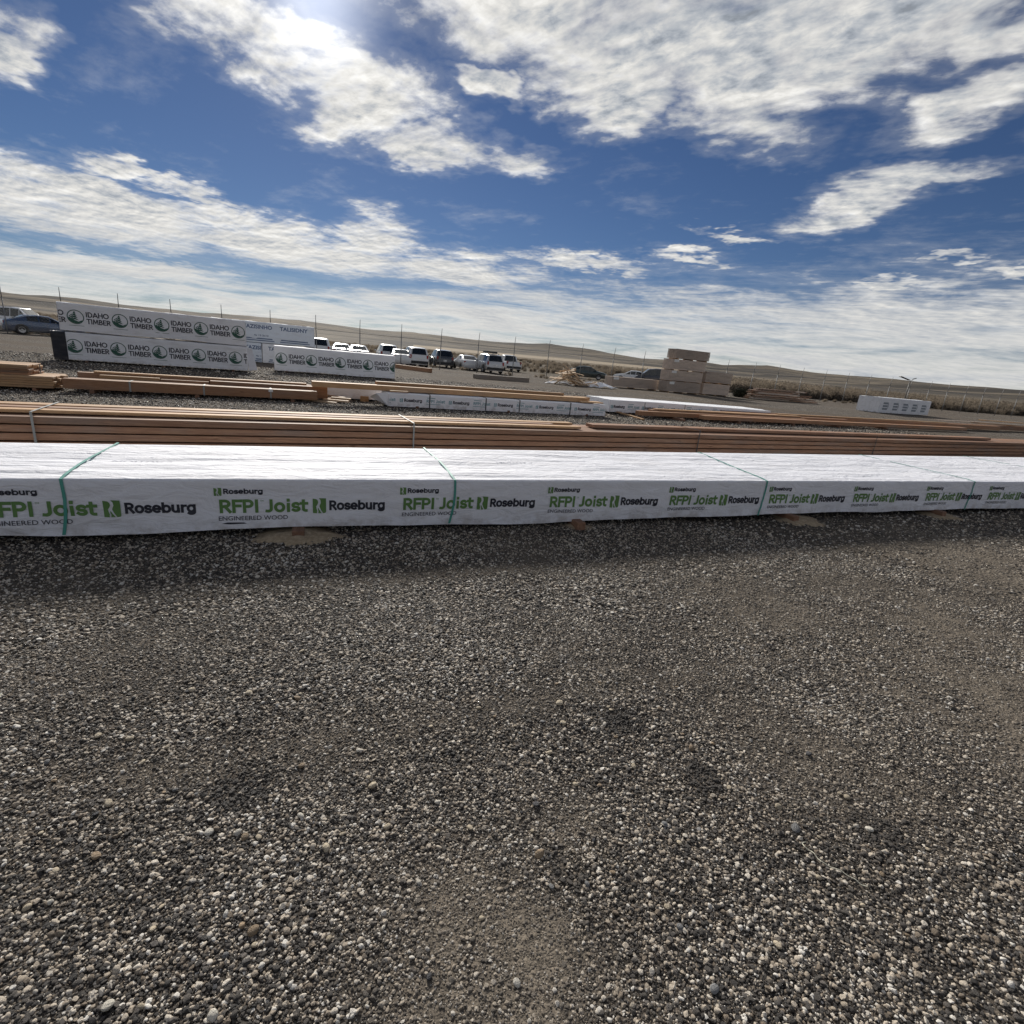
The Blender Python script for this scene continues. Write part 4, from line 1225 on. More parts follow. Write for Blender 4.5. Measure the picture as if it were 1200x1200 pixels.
def timber_packs():
    ang = R(28.6); o = (-16.70, 19.15); L = 5.86
    TP = timber_print(0.245)
    TPU = timber_print(0.245)
    mt = [M['forest_ink'], M['ink']]
    t, s = pack('lumber_package', 'lower of two stacked grey packages, printed with trees, black wrapped left end', o, ang, L, 1.25, 0.10, 1.06, M['wrap_old'], 21,
                [(TP, [-0.03 + 1.30 * k for k in range(5)], 0.58)], mt, x_off=0)
    # black sheet over the left end, and a loose flap at the right end
    b, _ = wrap_mesh('black_end_sheet', -0.42, -0.01, 1.2, 0.08, 1.05, M['black_wrap'], 25, 12, 0.02, 0.02, 0.02, 0.06)
    link('black_end_sheet', b, t)
    fl = MB(); fl.poly([(L - .02, -.03, 1.03), (L + .18, -.04, 1.0), (L + .34, -.06, .15), (L + .02, -.02, .10)])
    f = fl.build('loose_end_flap', M['wrap'], t); f.modifiers.new('thick', 'SOLIDIFY').thickness = 0.01
    t, s = pack('lumber_package', 'upper of two stacked grey packages, printed with trees, at left', (o[0] - 0.12, o[1] - 0.05), ang, L + 0.12, 1.25, 1.10, 2.06, M['wrap_old'], 23,
                [(TPU, [-1.05 + 1.30 * k for k in range(6)], 1.60)], mt, hang=0.03)
    for s_, w_ in ((0.5, 'left'), (2.9, 'middle'), (5.3, 'right')):
        wx, wy = loc2w(o, ang, s_, 0.62)
        bearer(wx, wy, ang + math.pi / 2, 1.2, 0.094, w_ + ' wood bearer under the lower tree printed package', group='bearers under the stacked packages')
    o3 = (-11.45, 24.05); a3 = R(23.5)
    pack('lumber_package', 'single white package printed with green trees in front of the parked cars', o3, a3, 5.45, 1.25, 0.09, 1.17, M['wrap_lit'], 27,
         [(TPU, [0.07 + 1.28 * k for k in range(5)], 0.64)], mt, hang=0.03)
    for s_, w_ in ((0.5, 'left'), (2.7, 'middle'), (5.0, 'right')):
        wx, wy = loc2w(o3, a3, s_, 0.62)
        bearer(wx, wy, a3 + math.pi / 2, 1.2, 0.086, w_ + ' wood bearer under the single tree printed package', group='bearers under the single package')
    # pale blue packages behind
    bp = Print()
    bp.text('TAZISINHO', 0.0, 0.66, 0.20, 1.5, 0, 0.03)
    bp.rect(0.05, 0.10, 1.5, 0.16, 0)
    bp.rect(0.0, 0.0, 1.6, 0.05, 0)
    bp.text('4x 12 2x10', 0.55, 0.26, 0.09, 0.75, 0, 0.02)
    bp2 = Print()
    bp2.text('TALISIDNY', 0.0, 0.66, 0.20, 1.5, 0, 0.03)
    bp2.rect(0.05, 0.10, 1.5, 0.16, 0)
    bp2.rect(0.0, 0.0, 1.6, 0.05, 0)
    o5 = (-17.5, 29.6); a5 = R(21); L5 = 5.3
    pack('lumber_package', 'upper pale blue package with navy print behind the grey tree packages', o5, a5, L5, 1.2, 1.16, 2.26, M['wrap_blue'], 31,
         [(bp, [1.55], 1.24), (bp2, [3.45], 1.24), (bp2, [-0.25], 1.24)], [M['navy_ink']])
    pack('lumber_package', 'lower left pale blue package under the navy printed one', o5, a5, 2.45, 1.2, 0.06, 1.12, M['wrap_blue'], 33,
         [(bp, [-0.1, 1.6], 0.1)], [M['navy_ink']])
    o6 = loc2w(o5, a5, 2.50, 0)
    pack('lumber_package', 'lower right whitish package under the navy printed pale blue one', o6, a5, 2.75, 1.2, 0.06, 1.12, M['wrap_old'], 35,
         [(bp, [0.3], 0.1)], [M['navy_ink']])
    # white package at the right
    gp = Print()
    for k in range(3): gp.rect(0.1, 0.0 + 0.22 * k, 0.85, 0.15 + 0.22 * k, 0)
    gp.poly([(0, 0), (0.14, 0.28), (0.10, 0.5), (0, 0.56), (0.06, 0.3)], 0.86, 0.02, 0.9, 0)
    o7 = (28.3, 42.2); a7 = R(30)
    pack('lumber_package', 'white wrapped package with grey print by the fence at far right', o7, a7, 8.2, 1.7, 0.06, 1.25, M['wrap_old'], 37,
         [(gp, [0.4 + 1.55 * k for k in range(5)], 0.3)], [M['teal_grey_ink']])
timber_packs()

# ------------------------------------------------------------------ weathered lumber units near the fence
def unit_mesh(L, D, H, seed):
    rr = random.Random(seed)
    b = MB()
    n = 8
    hh = H / n
    for k in range(n):
        m = 5
        ww = D / m
        for j in range(m):
            e0 = rr.uniform(-0.010, 0.010); e1 = rr.uniform(-0.012, 0.012)
            b.box(((L + e1 + e0) / 2, (j + 0.5) * ww + rr.uniform(-0.006, 0.006), (k + 0.5) * hh), (L + e1 - e0, ww - 0.012, hh - 0.012))
    return mesh('board_layers', b.v, b.f, M['old'])
def units():
    ang = R(26)
    def unit(o, a, L, D, z, H, lab, seed, tag=True, cat='lumber', spacers=True):
        t = thing('lumber_unit', lab, cat, (o[0], o[1], z), a)
        link('board_layers', unit_mesh(L, D, H, seed), t)
        if tag:
            g = MB(); g.box((0.42, -0.012, H - 0.14), (0.50, 0.003, 0.20)); g.build('paper_tag', M['tag'], t)
        if spacers:
            for s in (0.25, L / 2, L - 0.25):
                g = MB(); g.box((s, D / 2, -0.045), (0.09, D, 0.09)); g.build('spacer', M['fir'], t)
        return t
    a4 = R(24)
    o = (11.9, 44.2)
    H = 0.80
    unit(o, a4, 3.5, 1.2, 0.10, H + .05, 'bottom unit of the tall four-high stack of weathered boards', 1)
    unit((o[0] + 0.03, o[1]), a4, 3.5, 1.2, 1.00, H + .05, 'second unit from the ground in the four-high board stack', 2)
    unit((o[0] + 0.08, o[1] - 0.02), a4, 3.55, 1.2, 1.90, H + .03, 'third unit from the ground in the four-high board stack', 3)
    unit((o[0] + 0.35, o[1] + 0.1), a4, 3.5, 1.2, 2.80, H - 0.06, 'topmost unit of the four-high board stack, set slightly right', 4, tag=False)
    o2 = loc2w(o, a4, 4.1, 0.3)
    unit(o2, a4, 3.0, 1.2, 0.10, 0.90, 'lower of two brown board units right of the four-high stack', 5, tag=False)
    unit((o2[0] + 0.05, o2[1]), a4, 3.0, 1.2, 1.10, 0.90, 'upper of two brown board units right of the four-high stack', 6, tag=False)
    o1 = (7.2, 44.0)
    unit(o1, R(20), 4.6, 1.2, 0.10, 0.80, 'single low board unit left of the four-high stack', 7)
    # reddish boards in a loose low pile
    t = thing('board_stack', 'low loose pile of reddish boards right of the dark shrub', 'lumber', (20.2, 46.6, 0), R(27))
    rr = random.Random(9)
    for k in range(6):
        for j in range(3):
            off = 0.5 * k * rr.uniform(0.5, 1.2)
            plank(t, off * 0.7 + rr.uniform(-.5, .5), j * 0.42 + 0.06 * k, 0.06 + k * 0.165, 8.3 - off * 1.5 + rr.uniform(-.8, .8), 0.34, 0.10, M['red'] if (k + j) % 3 else M['old'], R(rr.uniform(-3.0, 3.0)), name='board')
    for lab, x, y, L, rz, m_ in (('pale timber on the ground in front of the white utility car', -8.6, 40.3, 4.4, -40, M['glulam']),
                                 ('grey timber on the gravel in front of the silver car', -1.6, 37.3, 4.2, 28, M['grey_wood'])):
        t = thing('timber_pile', lab, 'timber', (x, y, 0), R(rz))
        for k in range(2):
            plank(t, -L / 2, -0.2 + 0.21 * k, 0.02, L - 0.1 * k, 0.2, 0.30, m_, name='beam')
units()

# ------------------------------------------------------------------ scrap wood
def scraps():
    rr = random.Random(12)
    t = thing('scrap_pile', 'heap of broken pale boards and white plastic beside the dark sedan', 'scrap wood', (4.3, 40.3, 0))
    for k in range(34):
        L = rr.uniform(0.8, 2.4)
        b = MB(); b.box((0, 0, 0), (L, rr.uniform(0.12, 0.26), 0.045))
        o = b.build('scrap_board', M['pale'], t)
        x = rr.gauss(-0.6, 0.75); y = rr.gauss(0, 0.5)
        o.location = (x, y, max(0.06, 1.2 * math.exp(-((x + 0.9) / 0.8) ** 2) * rr.uniform(0.3, 1.0)))
        o.rotation_euler = (rr.gauss(0, 0.3), rr.gauss(0.0, 0.25) - 0.35 * np.sign(-x - 0.9) * rr.uniform(0.3, 1.3), rr.uniform(-0.8, 0.8))
    n, m = 26, 16
    for cx, cy, w, d, h, sd in ((1.3, 0.1, 1.3, 0.7, 0.5, 3), (-1.7, -0.4, 0.9, 0.4, 0.28, 6)):
        V = []
        for i in range(n):
            for j in range(m):
                x = (i / (n - 1) - 0.5) * 2; y = (j / (m - 1) - 0.5) * 2
                q = max(0, 1 - (x * x + y * y) * 0.5)
                z = h * q * (0.55 + 0.9 * float(fbm(np.array([x * 2.1 + sd]), np.array([y * 2.1 + sd]), 4)[0])) + 0.03
                V.append((cx + x * w * (1 + 0.2 * math.sin(5 * y + sd)), cy + y * d, max(0.015, z)))
        link('plastic_sheet', mesh('plastic_sheet', V, [tuple(reversed(f)) for f in grid_faces(n, m)], M['wrap_lit'], False), t)
    labs = ['longest', 'upper', 'middle', 'lower', 'rightmost', 'leftmost']
    t2 = thing('scrap_pile', 'handful of small pale wood offcuts on the gravel by the brown beams', 'scrap wood', (-5.12, 14.2, 0), R(26))
    for k, (x, y, rz, L) in enumerate(((-0.32, -0.15, -35, 0.5), (-0.12, 0.1, -48, 0.55), (0.02, 0.22, -52, 0.5), (0.14, 0.3, -60, 0.45), (0.0, -0.22, -28, 0.45), (0.1, -0.12, -20, 0.35), (-0.2, -0.28, -30, 0.4))):
        o = link('offcut', box_mesh(L * 1.5, 0.11, 0.045, M['pale'], 0.004), t2)
        o.location = (x * 1.4, y * 1.4, 0.015 + 0.046 * (k % 3)); o.rotation_euler = (0, 0, R(rz))
    o = link('offcut', box_mesh(0.22, 0.14, 0.16, M['fir'], 0.004), None, (-4.55, 15.0, 0.0), R(10))
    setp(o, 'single small pale offcut standing alone by the grey wrapped bundle end', 'wood block')
    # a piece of pale twine on the gravel
    b = MB()
    pts = [(1.165, 1.455), (1.15, 1.45), (1.148, 1.435), (1.165, 1.42), (1.172, 1.40), (1.178, 1.38), (1.205, 1.365), (1.235, 1.352), (1.262, 1.33), (1.275, 1.312), (1.295, 1.30)]
    fine = []
    for i in range(len(pts) - 1):
        for k in range(4):
            q = k / 4
            x = pts[i][0] * (1 - q) + pts[i + 1][0] * q; y = pts[i][1] * (1 - q) + pts[i + 1][1] * q
            fine.append((x, y, float(ground_z(x, y)) + 0.017 + 0.002 * math.sin(i * 4 + k)))
    b.tube(fine, 0.0014, 5)
    setp(b.build('twine', M['string']), 'short piece of pale twine lying on the gravel', 'string')
scraps()

# ------------------------------------------------------------------ pale dirt road on a low bank across the plain
def far_road():
    V = []
    az = np.radians(np.arange(-12, 19, 1.0))
    prof = ((294, None), (300, 2.5), (315, 3.0), (330, 3.55), (346, 4.1), (360, None))
    for a in az:
        bend = 14 * math.sin(a * 2.2) + 20 * a
        for r_, z in prof:
            x, y = (r_ + bend) * math.sin(a), (r_ + bend) * math.cos(a)
            V.append((x, y, float(ground_z(x, y)) - 0.3 if z is None else z + 0.25 * math.sin(a * 9)))
    m = pmat('pale_road_dirt', (0.34, 0.285, 0.215), 0.95, spec=0.03)
    me = mesh('dirt_road', V, [tuple(reversed(f)) for f in grid_faces(len(az), len(prof))], m)
    if me.polygons[2].normal.z < 0: me.flip_normals()
    setp(link('dirt_road', me), kind='structure')
far_road()

# ------------------------------------------------------------------ fence
def fence():
    st = np.array((3.22, 1.098)); p0 = np.array((-33.37, 38.34))
    ang = math.atan2(st[1], st[0])
    t = thing('chain_link_fence', 'tall chain link fence with steel posts along the back of the yard', 'fence', (p0[0], p0[1], 0), ang)
    step = float(np.hypot(*st)); H = 3.25
    pm = MB(); pm.tube([(0, 0, 0), (0, 0, 2.45)], 0.036, 8); pm.tube([(0, 0, 2.45), (0.0, -0.02, 2.9), (0.02, -0.06, H + 0.25)], [0.03, 0.026, 0.02], 6)
    me = mesh('post', pm.v, pm.f, M['steel'], True)
    n0, n1 = -6, 34
    for i in range(n0, n1 + 1):
        o = link('post', me, t); o.location = (i * step, 0, 0)
        o.rotation_euler = (R(random.uniform(-1, 1)), R(random.uniform(-1.2, 1.2)), random.uniform(-.1, .1))
    r = MB()
    r.tube([(n0 * step, 0, 2.42), (n1 * step, 0, 2.42)], 0.018, 6)
    r.build('top_rail', M['steel'], t)
    for k, z in enumerate((2.75, 2.98, 3.2)):
        wv = MB(); pts = []
        for i in range(n0, n1 + 1):
            pts.append((i * step, -0.03 * k, z)); 
            if i < n1: pts.append(((i + .5) * step, -0.03 * k, z - 0.03))
        wv.tube(pts, 0.0014, 4); wv.build('barbed_wire', M['steel'], t)
    # woven wire: diagonals both ways
    V = []; F = []
    x = n0 * step
    sp = 0.22
    while x < n1 * step:
        for sg in (1, -1):
            a = (x, 0.004 * sg, 0.05); c = (x + sg * 2.36, 0.004 * sg, 2.41)
            b = len(V)
            w = 0.0011
            V += [(a[0] - w, a[1], a[2]), (a[0] + w, a[1] - w, a[2]), (a[0] + w, a[1] + w, a[2]), (c[0] - w, c[1], c[2]), (c[0] + w, c[1] - w, c[2]), (c[0] + w, c[1] + w, c[2])]
            F += [(b, b + 1, b + 4, b + 3), (b + 1, b + 2, b + 5, b + 4), (b + 2, b, b + 3, b + 5)]
        x += sp
    o = link('woven_wire', mesh('woven_wire', V, F, M['steel']), t); o['kind'] = 'stuff'
fence()

# lamp post beyond the fence, at the right
lp = thing('lamp_post', 'thin lamp post with a slanted panel beyond the fence at far right', 'lamp post', (46.0, 64.5, 0))
b = MB(); b.tube([(0, 0, 0), (0, 0, 3.25)], [0.06, 0.045], 8); b.build('pole', M['steel_d'], lp, True)
b = MB(); b.box((-0.75, 0, 3.5), (1.3, 0.5, 0.05), 0, R(16)); b.build('panel', M['steel_d'], lp)
b = MB(); b.tube([(0, 0, 3.2), (0.35, 0, 3.5)], 0.03, 6); b.box((0.45, 0, 3.55), (0.35, 0.18, 0.08), 0, R(-20)); b.build('lamp_head', M['steel'], lp)

# ------------------------------------------------------------------ parked cars
def paint(name, col, rough=0.25, metal=0.2):
    def f(nt, b):
        tc = nd(nt, 'TexCoord').outputs['Object']
        n = noise(nt, tc, 1.6, 4, 0.6)
        sep = nd(nt, 'SeparateXYZ'); nt.links.new(tc, sep.inputs[0])
        # road dust on the lower body
        low = maprange(nt, mth(nt, 'MULTIPLY_ADD', n, 0.5, sep.outputs[2]), 0.45, 1.0, 0.45, 0.03)
        nt.links.new(mixc(nt, low, col, (0.20, 0.17, 0.14)), b.inputs['Base Color'])
    return pmat(name, col, rough, metal, coat=0.6, build=f)
PAINT = {'white': paint('white_paint', (0.72, 0.73, 0.74), 0.3, 0.0), 'silver': paint('silver_paint', (0.42, 0.43, 0.45), 0.3, 0.5), 'grey': paint('charcoal_paint', (0.045, 0.05, 0.06)),
         'navy': paint('blue_grey_paint', (0.03, 0.065, 0.14)), 'green': paint('dark_green_paint', (0.006, 0.028, 0.028)), 'black': paint('black_blue_paint', (0.018, 0.022, 0.035)), 'teal': paint('teal_grey_paint', (0.10, 0.15, 0.16))}
GLASS = pmat('tinted_car_glass', (0.012, 0.016, 0.02), 0.06, 0.0, 0.6)
TYRE = pmat('tyre_rubber', (0.02, 0.02, 0.02), 0.85)
RIM = pmat('alloy_rim', (0.45, 0.45, 0.46), 0.35, 0.8)
TRIM = pmat('black_trim', (0.025, 0.025, 0.027), 0.6)
TAIL = pmat('red_tail_light', (0.30, 0.015, 0.012), 0.2)
HEAD = pmat('clear_head_light', (0.60, 0.62, 0.64), 0.12)

# station: x, belt height, top height, half width factor ; cabin = indices rear-glass-base, roof-rear, roof-front, screen-base
CARS = {
 'sedan': dict(W=1.82, wb=(-1.38, 1.38), wr=0.33, clear=0.20, st=[(-2.36, .70, .74, .84), (-2.28, .93, .97, .92), (-1.80, .97, 1.03, .98), (-1.05, .97, 1.38, 1), (-0.35, .95, 1.45, 1), (0.30, .94, 1.42, 1), (1.10, .93, .99, .99), (1.90, .82, .87, .95), (2.26, .68, .73, .88), (2.36, .52, .56, .78)], cab=(2, 3, 5, 6)),
 'suv': dict(W=1.90, wb=(-1.40, 1.42), wr=0.37, clear=0.24, st=[(-2.36, .80, .84, .88), (-2.30, 1.04, 1.10, .95), (-2.05, 1.08, 1.66, .98), (-1.2, 1.08, 1.75, 1), (-0.2, 1.07, 1.76, 1), (0.45, 1.06, 1.70, 1), (1.15, 1.05, 1.12, .99), (1.95, .97, 1.02, .96), (2.28, .82, .87, .90), (2.38, .62, .66, .82)], cab=(1, 2, 5, 6)),
 'pickup': dict(W=1.98, wb=(-1.75, 1.80), wr=0.40, clear=0.32, st=[(-2.90, .98, 1.00, .94), (-2.84, 1.12, 1.15, .98), (-1.05, 1.14, 1.17, 1), (-0.85, 1.14, 1.84, 1), (0.0, 1.13, 1.90, 1), (0.62, 1.12, 1.86, 1), (1.30, 1.12, 1.22, 1), (2.35, 1.08, 1.14, .98), (2.75, .92, .97, .92), (2.88, .66, .70, .86)], cab=(2, 3, 5, 6)),
 'van': dict(W=1.98, wb=(-1.5, 1.55), wr=0.36, clear=0.22, st=[(-2.55, .82, .86, .92), (-2.50, 1.05, 1.10, .97), (-2.38, 1.08, 1.84, .98), (-1.2, 1.08, 1.92, 1), (0.1, 1.07, 1.92, 1), (0.95, 1.04, 1.80, 1), (1.75, 1.00, 1.10, .98), (2.20, .92, .97, .95), (2.45, .76, .80, .90), (2.55, .56, .60, .84)], cab=(1, 2, 5, 6)),
}
_wheel = {}
def wheel(parent, x, y, r, side):
    if r not in _wheel:
        def lathe(prof, mat, nm, n=20):
            V = []
            for a in range(n):
                t = 2 * math.pi * a / n
                for (rr, yy) in prof: V.append((rr * math.cos(t), yy, rr * math.sin(t)))
            m = len(prof); F = []
            for a in range(n):
                for k in range(m - 1):
                    F.append((a * m + k, a * m + k + 1, ((a + 1) % n) * m + k + 1, ((a + 1) % n) * m + k))
            return mesh(nm, V, F, mat, True)
        _wheel[r] = (lathe([(r * .62, -.10), (r * .9, -.115), (r, -.08), (r, .08), (r * .9, .115), (r * .62, .10)], TYRE, 'tyre'),
                     lathe([(0.001, .085), (r * .18, .09), (r * .25, .06), (r * .55, .075), (r * .64, .10), (r * .64, -.10), (0.001, -.10)], RIM, 'rim'))
    w = link('wheel', _wheel[r][0], parent, (x, y, r))
    if side < 0: w.rotation_euler = (0, 0, math.pi)
    link('rim', _wheel[r][1], w)
    return w

def car(kind, col, x, y, heading, label, name=None, cat='car', rack=False, detail=True):
    """heading: azimuth from +Y towards +X of the nose, in degrees"""
    c = CARS[kind]
    st = c['st']; hw = c['W'] / 2; z0 = c['clear']
    t = thing(name or {'sedan': 'parked_car', 'suv': 'parked_car', 'pickup': 'pickup_truck', 'van': 'parked_van'}[kind], label, cat, (x, y, float(ground_z(x, y))), R(90 - heading), 'cars parked beyond the fence')
    V = []
    rings = []
    cb0, cb1, cf1, cf0 = c['cab']
    for i, (sx, belt, top, wf) in enumerate(st):
        w = hw * wf
        cabin = cb1 <= i <= cf1
        wt_ = w * (0.74 if cabin else 0.90)
        prof = [(0, z0), (w * .86, z0), (w * .97, z0 + .10), (w, (z0 + belt) * .5), (w * .995, belt - .10), (w * .955, belt), (wt_ * 1.02, top - (.07 if cabin else .015)), (wt_ * .90, top - .012), (wt_ * .5, top), (0, top + .008)]
        ring = [(sx, a, b_) for a, b_ in prof] + [(sx, -a, b_) for a, b_ in reversed(prof[1:-1])]
        rings.append(ring); V += ring
    m = len(rings[0]); n = len(st)
    F = [tuple(q) for q in grid_faces(n, m, True)]
    F += [tuple(range(m)), tuple(reversed(range((n - 1) * m, n * m)))]
    body = mesh('body', V, F, PAINT[col], True)
    ob = link('body', body, t)
    es = ob.modifiers.new('edge', 'EDGE_SPLIT'); es.split_angle = R(38)
    def pane(quad, nm='window', off=0.012, inset=0.06, mat=GLASS, parent=t):
        q = [Vector(p) for p in quad]
        cen = sum(q, Vector()) / 4
        nrm = (q[1] - q[0]).cross(q[3] - q[0]).normalized()
        if nrm.dot(cen - Vector((cen.x * .6, 0, 0.9))) < 0: nrm = -nrm
        q = [p + (cen - p).normalized() * inset + nrm * off for p in q]
        o = link(nm, mesh(nm, q, [(0, 1, 2, 3)], mat), parent)
        md = o.modifiers.new('thick', 'SOLIDIFY'); md.thickness = 0.012; md.offset = 0
        return o
    # glass
    def top_corner(i, s): r_ = rings[i]; return r_[7] if s > 0 else (r_[7][0], -r_[7][1], r_[7][2])
    pane([top_corner(cb0, 1), top_corner(cb0, -1), top_corner(cb1, -1), top_corner(cb1, 1)], 'rear_window', 0.02)
    pane([top_corner(cf0, 1), top_corner(cf0, -1), top_corner(cf1, -1), top_corner(cf1, 1)], 'windscreen', 0.02)
    idx = list(range(cb1, cf1 + 1))
    for s in (1, -1):
        g = lambda i, k: (rings[i][k][0], s * rings[i][k][1], rings[i][k][2])
        for a, b_ in zip(idx[:-1], idx[1:]):
            pane([g(a, 5), g(b_, 5), g(b_, 6), g(a, 6)], 'side_window', 0.010, 0.045)
        # quarter light under the screen pillar
        i = cf1
        q = [g(i, 5), (g(cf0, 5)[0] - 0.12, g(cf0, 5)[1], g(cf0, 5)[2]), g(i, 6)]
        a_, b__, c_ = [Vector(p) for p in q]; ce = (a_ + b__ + c_) / 3
        q = [p + (ce - p) * 0.12 + Vector((0, s * 0.012, 0)) for p in (a_, b__, c_)]
        link('side_window', mesh('side_window', q, [(0, 1, 2)], GLASS), t)
        # door gaps and handles
        d = MB()
        for xx in (st[cb1][0] + 0.25, (st[cb1][0] + st[cf0][0]) / 2 + 0.05, st[cf0][0] - 0.12): d.box((xx, s * (hw * 1.0), (z0 + st[4][1]) * .5 + .02), (0.012, 0.02, st[4][1] - z0 - 0.22))
        d.build('door_gap', TRIM, t)
        mr = MB(); mr.box((st[cf0][0] - 0.30, s * (hw + 0.09), st[cf0][1] + 0.07), (0.12, 0.17, 0.13)); mr.build('wing_mirror', PAINT[col], t)
        # lights
        tx = st[1][0]
        h = MB(); h.box((tx + 0.02, s * hw * st[1][3] * .84, st[1][1] - .12), (0.16, 0.20 if kind != 'suv' else 0.16, 0.16 if kind in ('sedan',) else 0.32)); h.build('tail_light', TAIL, t)
        hx = st[-2][0]
        h = MB(); h.box((hx - 0.05, s * hw * .70, st[-2][1] - .04), (0.18, 0.34, 0.13)); h.build('headlight', HEAD, t)
        for wx in c['wb']:
            ar = MB()
            n_ = 18
            for k in range(n_):
                a1 = math.pi * k / (n_ - 1) 
                ar.v += [Vector((wx + math.cos(a1) * (c['wr'] + .07), s * (hw + .004), c['wr'] + math.sin(a1) * (c['wr'] + .07))), Vector((wx + math.cos(a1) * 0.1, s * (hw + .004), c['wr']))]
            for k in range(n_ - 1): ar.f.append((2 * k, 2 * k + 2, 2 * k + 3, 2 * k + 1)); ar.mi.append(0)
            ar.build('wheel_arch', TRIM, t)
            wheel(t, wx, s * (hw - 0.075), c['wr'], s)
    bp = MB(); bp.box((st[0][0] + 0.03, 0, z0 + .20), (0.16, hw * 1.76, 0.24)); bp.build('rear_bumper', TRIM if kind != 'sedan' else PAINT[col], t)
    bp = MB(); bp.box((st[-1][0] - 0.05, 0, z0 + .16), (0.14, hw * 1.5, 0.2)); bp.build('front_bumper', TRIM, t)
    lp_ = MB(); lp_.box((st[0][0] - 0.012, 0, st[0][1] - .10), (0.02, 0.32, 0.16)); lp_.build('number_plate', M['tag'], t)
    gr = MB(); gr.box((st[-1][0] - 0.02, 0, st[-1][1] - 0.06), (0.06, hw * .9, 0.14)); gr.build('grille', TRIM, t)
    if kind == 'pickup':
        bd = MB(); bd.box((-1.95, 0, 1.175), (1.62, hw * 1.55, 0.03)); bd.build('truck_bed', TRIM, t)
    if rack:
        for s in (1, -1):
            r_ = MB(); r_.tube([(-1.5, s * hw * .60, 1.83), (0.4, s * hw * .60, 1.82)], 0.022, 6)
            for xx in (-1.4, 0.3): r_.box((xx, s * hw * .60, 1.785), (0.08, 0.04, 0.09))
            r_.build('roof_rail', TRIM, t)
        r_ = MB(); r_.box((-0.5, 0, 1.92), (1.1, 1.1, 0.16)); r_.build('roof_load', TRIM, t)
    return t

car('pickup', 'white', -42.0, 43.9, 78, 'white pickup truck at the left edge, behind the blue grey car', cat='truck')
car('sedan', 'navy', -37.0, 40.6, 38, 'blue grey car parked left of the stacked tree packages')
car('suv', 'white', -10.6, 50.6, -22, 'white utility car seen from behind, left of the dark one')
car('suv', 'grey', -8.9, 55.8, -19, 'dark charcoal utility car beside the white one')
car('sedan', 'white', -6.2, 55.0, -21, 'white sedan between the dark utility car and the silver car')
car('suv', 'silver', -3.75, 52.4, -23, 'silver utility car with a dark roof rack', rack=True)
car('pickup', 'white', -2.2, 66.0, -16, 'small white pickup partly hidden behind the silver car', cat='truck')
car('sedan', 'green', 7.3, 63.0, 96, 'dark green sedan seen from the side beyond the scrap heap')
car('van', 'black', 15.8, 64.5, -84, 'dark van left of the four-high board stack', cat='van')
car('sedan', 'white', 13.2, 65.5, -78, 'white car nosing out from behind the dark van')
# the row half hidden by the single white package
for (x, y, k, col, hd, lab) in ((-19.2, 49.5, 'suv', 'white', -20, 'leftmost white car just past the pale blue packages'),
                                (-17.9, 51.5, 'sedan', 'white', -20, 'second white car roof above the single white package, from the left'),
                                (-15.6, 49.3, 'sedan', 'white', -21, 'broad white car roof in the middle above the single white package'),
                                (-14.0, 53.5, 'suv', 'white', -21, 'white car with dark rear glass above the single white package'),
                                (-11.9, 50.0, 'sedan', 'white', -19, 'white sedan above the right end of the single white package'),
                                (-12.6, 60.0, 'sedan', 'teal', -20, 'dark grey sedan between the white package and the white utility car')):
    car(k, col, x, y, hd, lab, cat='truck' if k == 'pickup' else 'car')

# ------------------------------------------------------------------ dry brush beyond the fence
def brush_mat(name, c1, c2):
    def f(nt, b):
        at = nd(nt, 'Attribute', attribute_type='INSTANCER', attribute_name='tone')
        pos = nd(nt, 'TexCoord').outputs['Object']
        n1 = noise(nt, pos, 7, 2, 0.5)
        c = mixc(nt, at.outputs['Fac'], c1, c2)
        nt.links.new(mixc(nt, maprange(nt, n1, 0.35, 0.7, 0, 0.6), c, tuple(v * 0.5 for v in c1)), b.inputs['Base Color'])
        # thin stems let light through
        tr = nd(nt, 'BsdfTranslucent'); mx = nd(nt, 'MixShader'); mx.inputs[0].default_value = 0.45
        nt.links.new(c, tr.inputs[0]); nt.links.new(b.outputs[0], mx.inputs[1]); nt.links.new(tr.outputs[0], mx.inputs[2])
        nt.links.new(mx.outputs[0], nt.nodes['Material Output'].inputs[0])
    return pmat(name, c1, 0.9, spec=0.1, build=f)
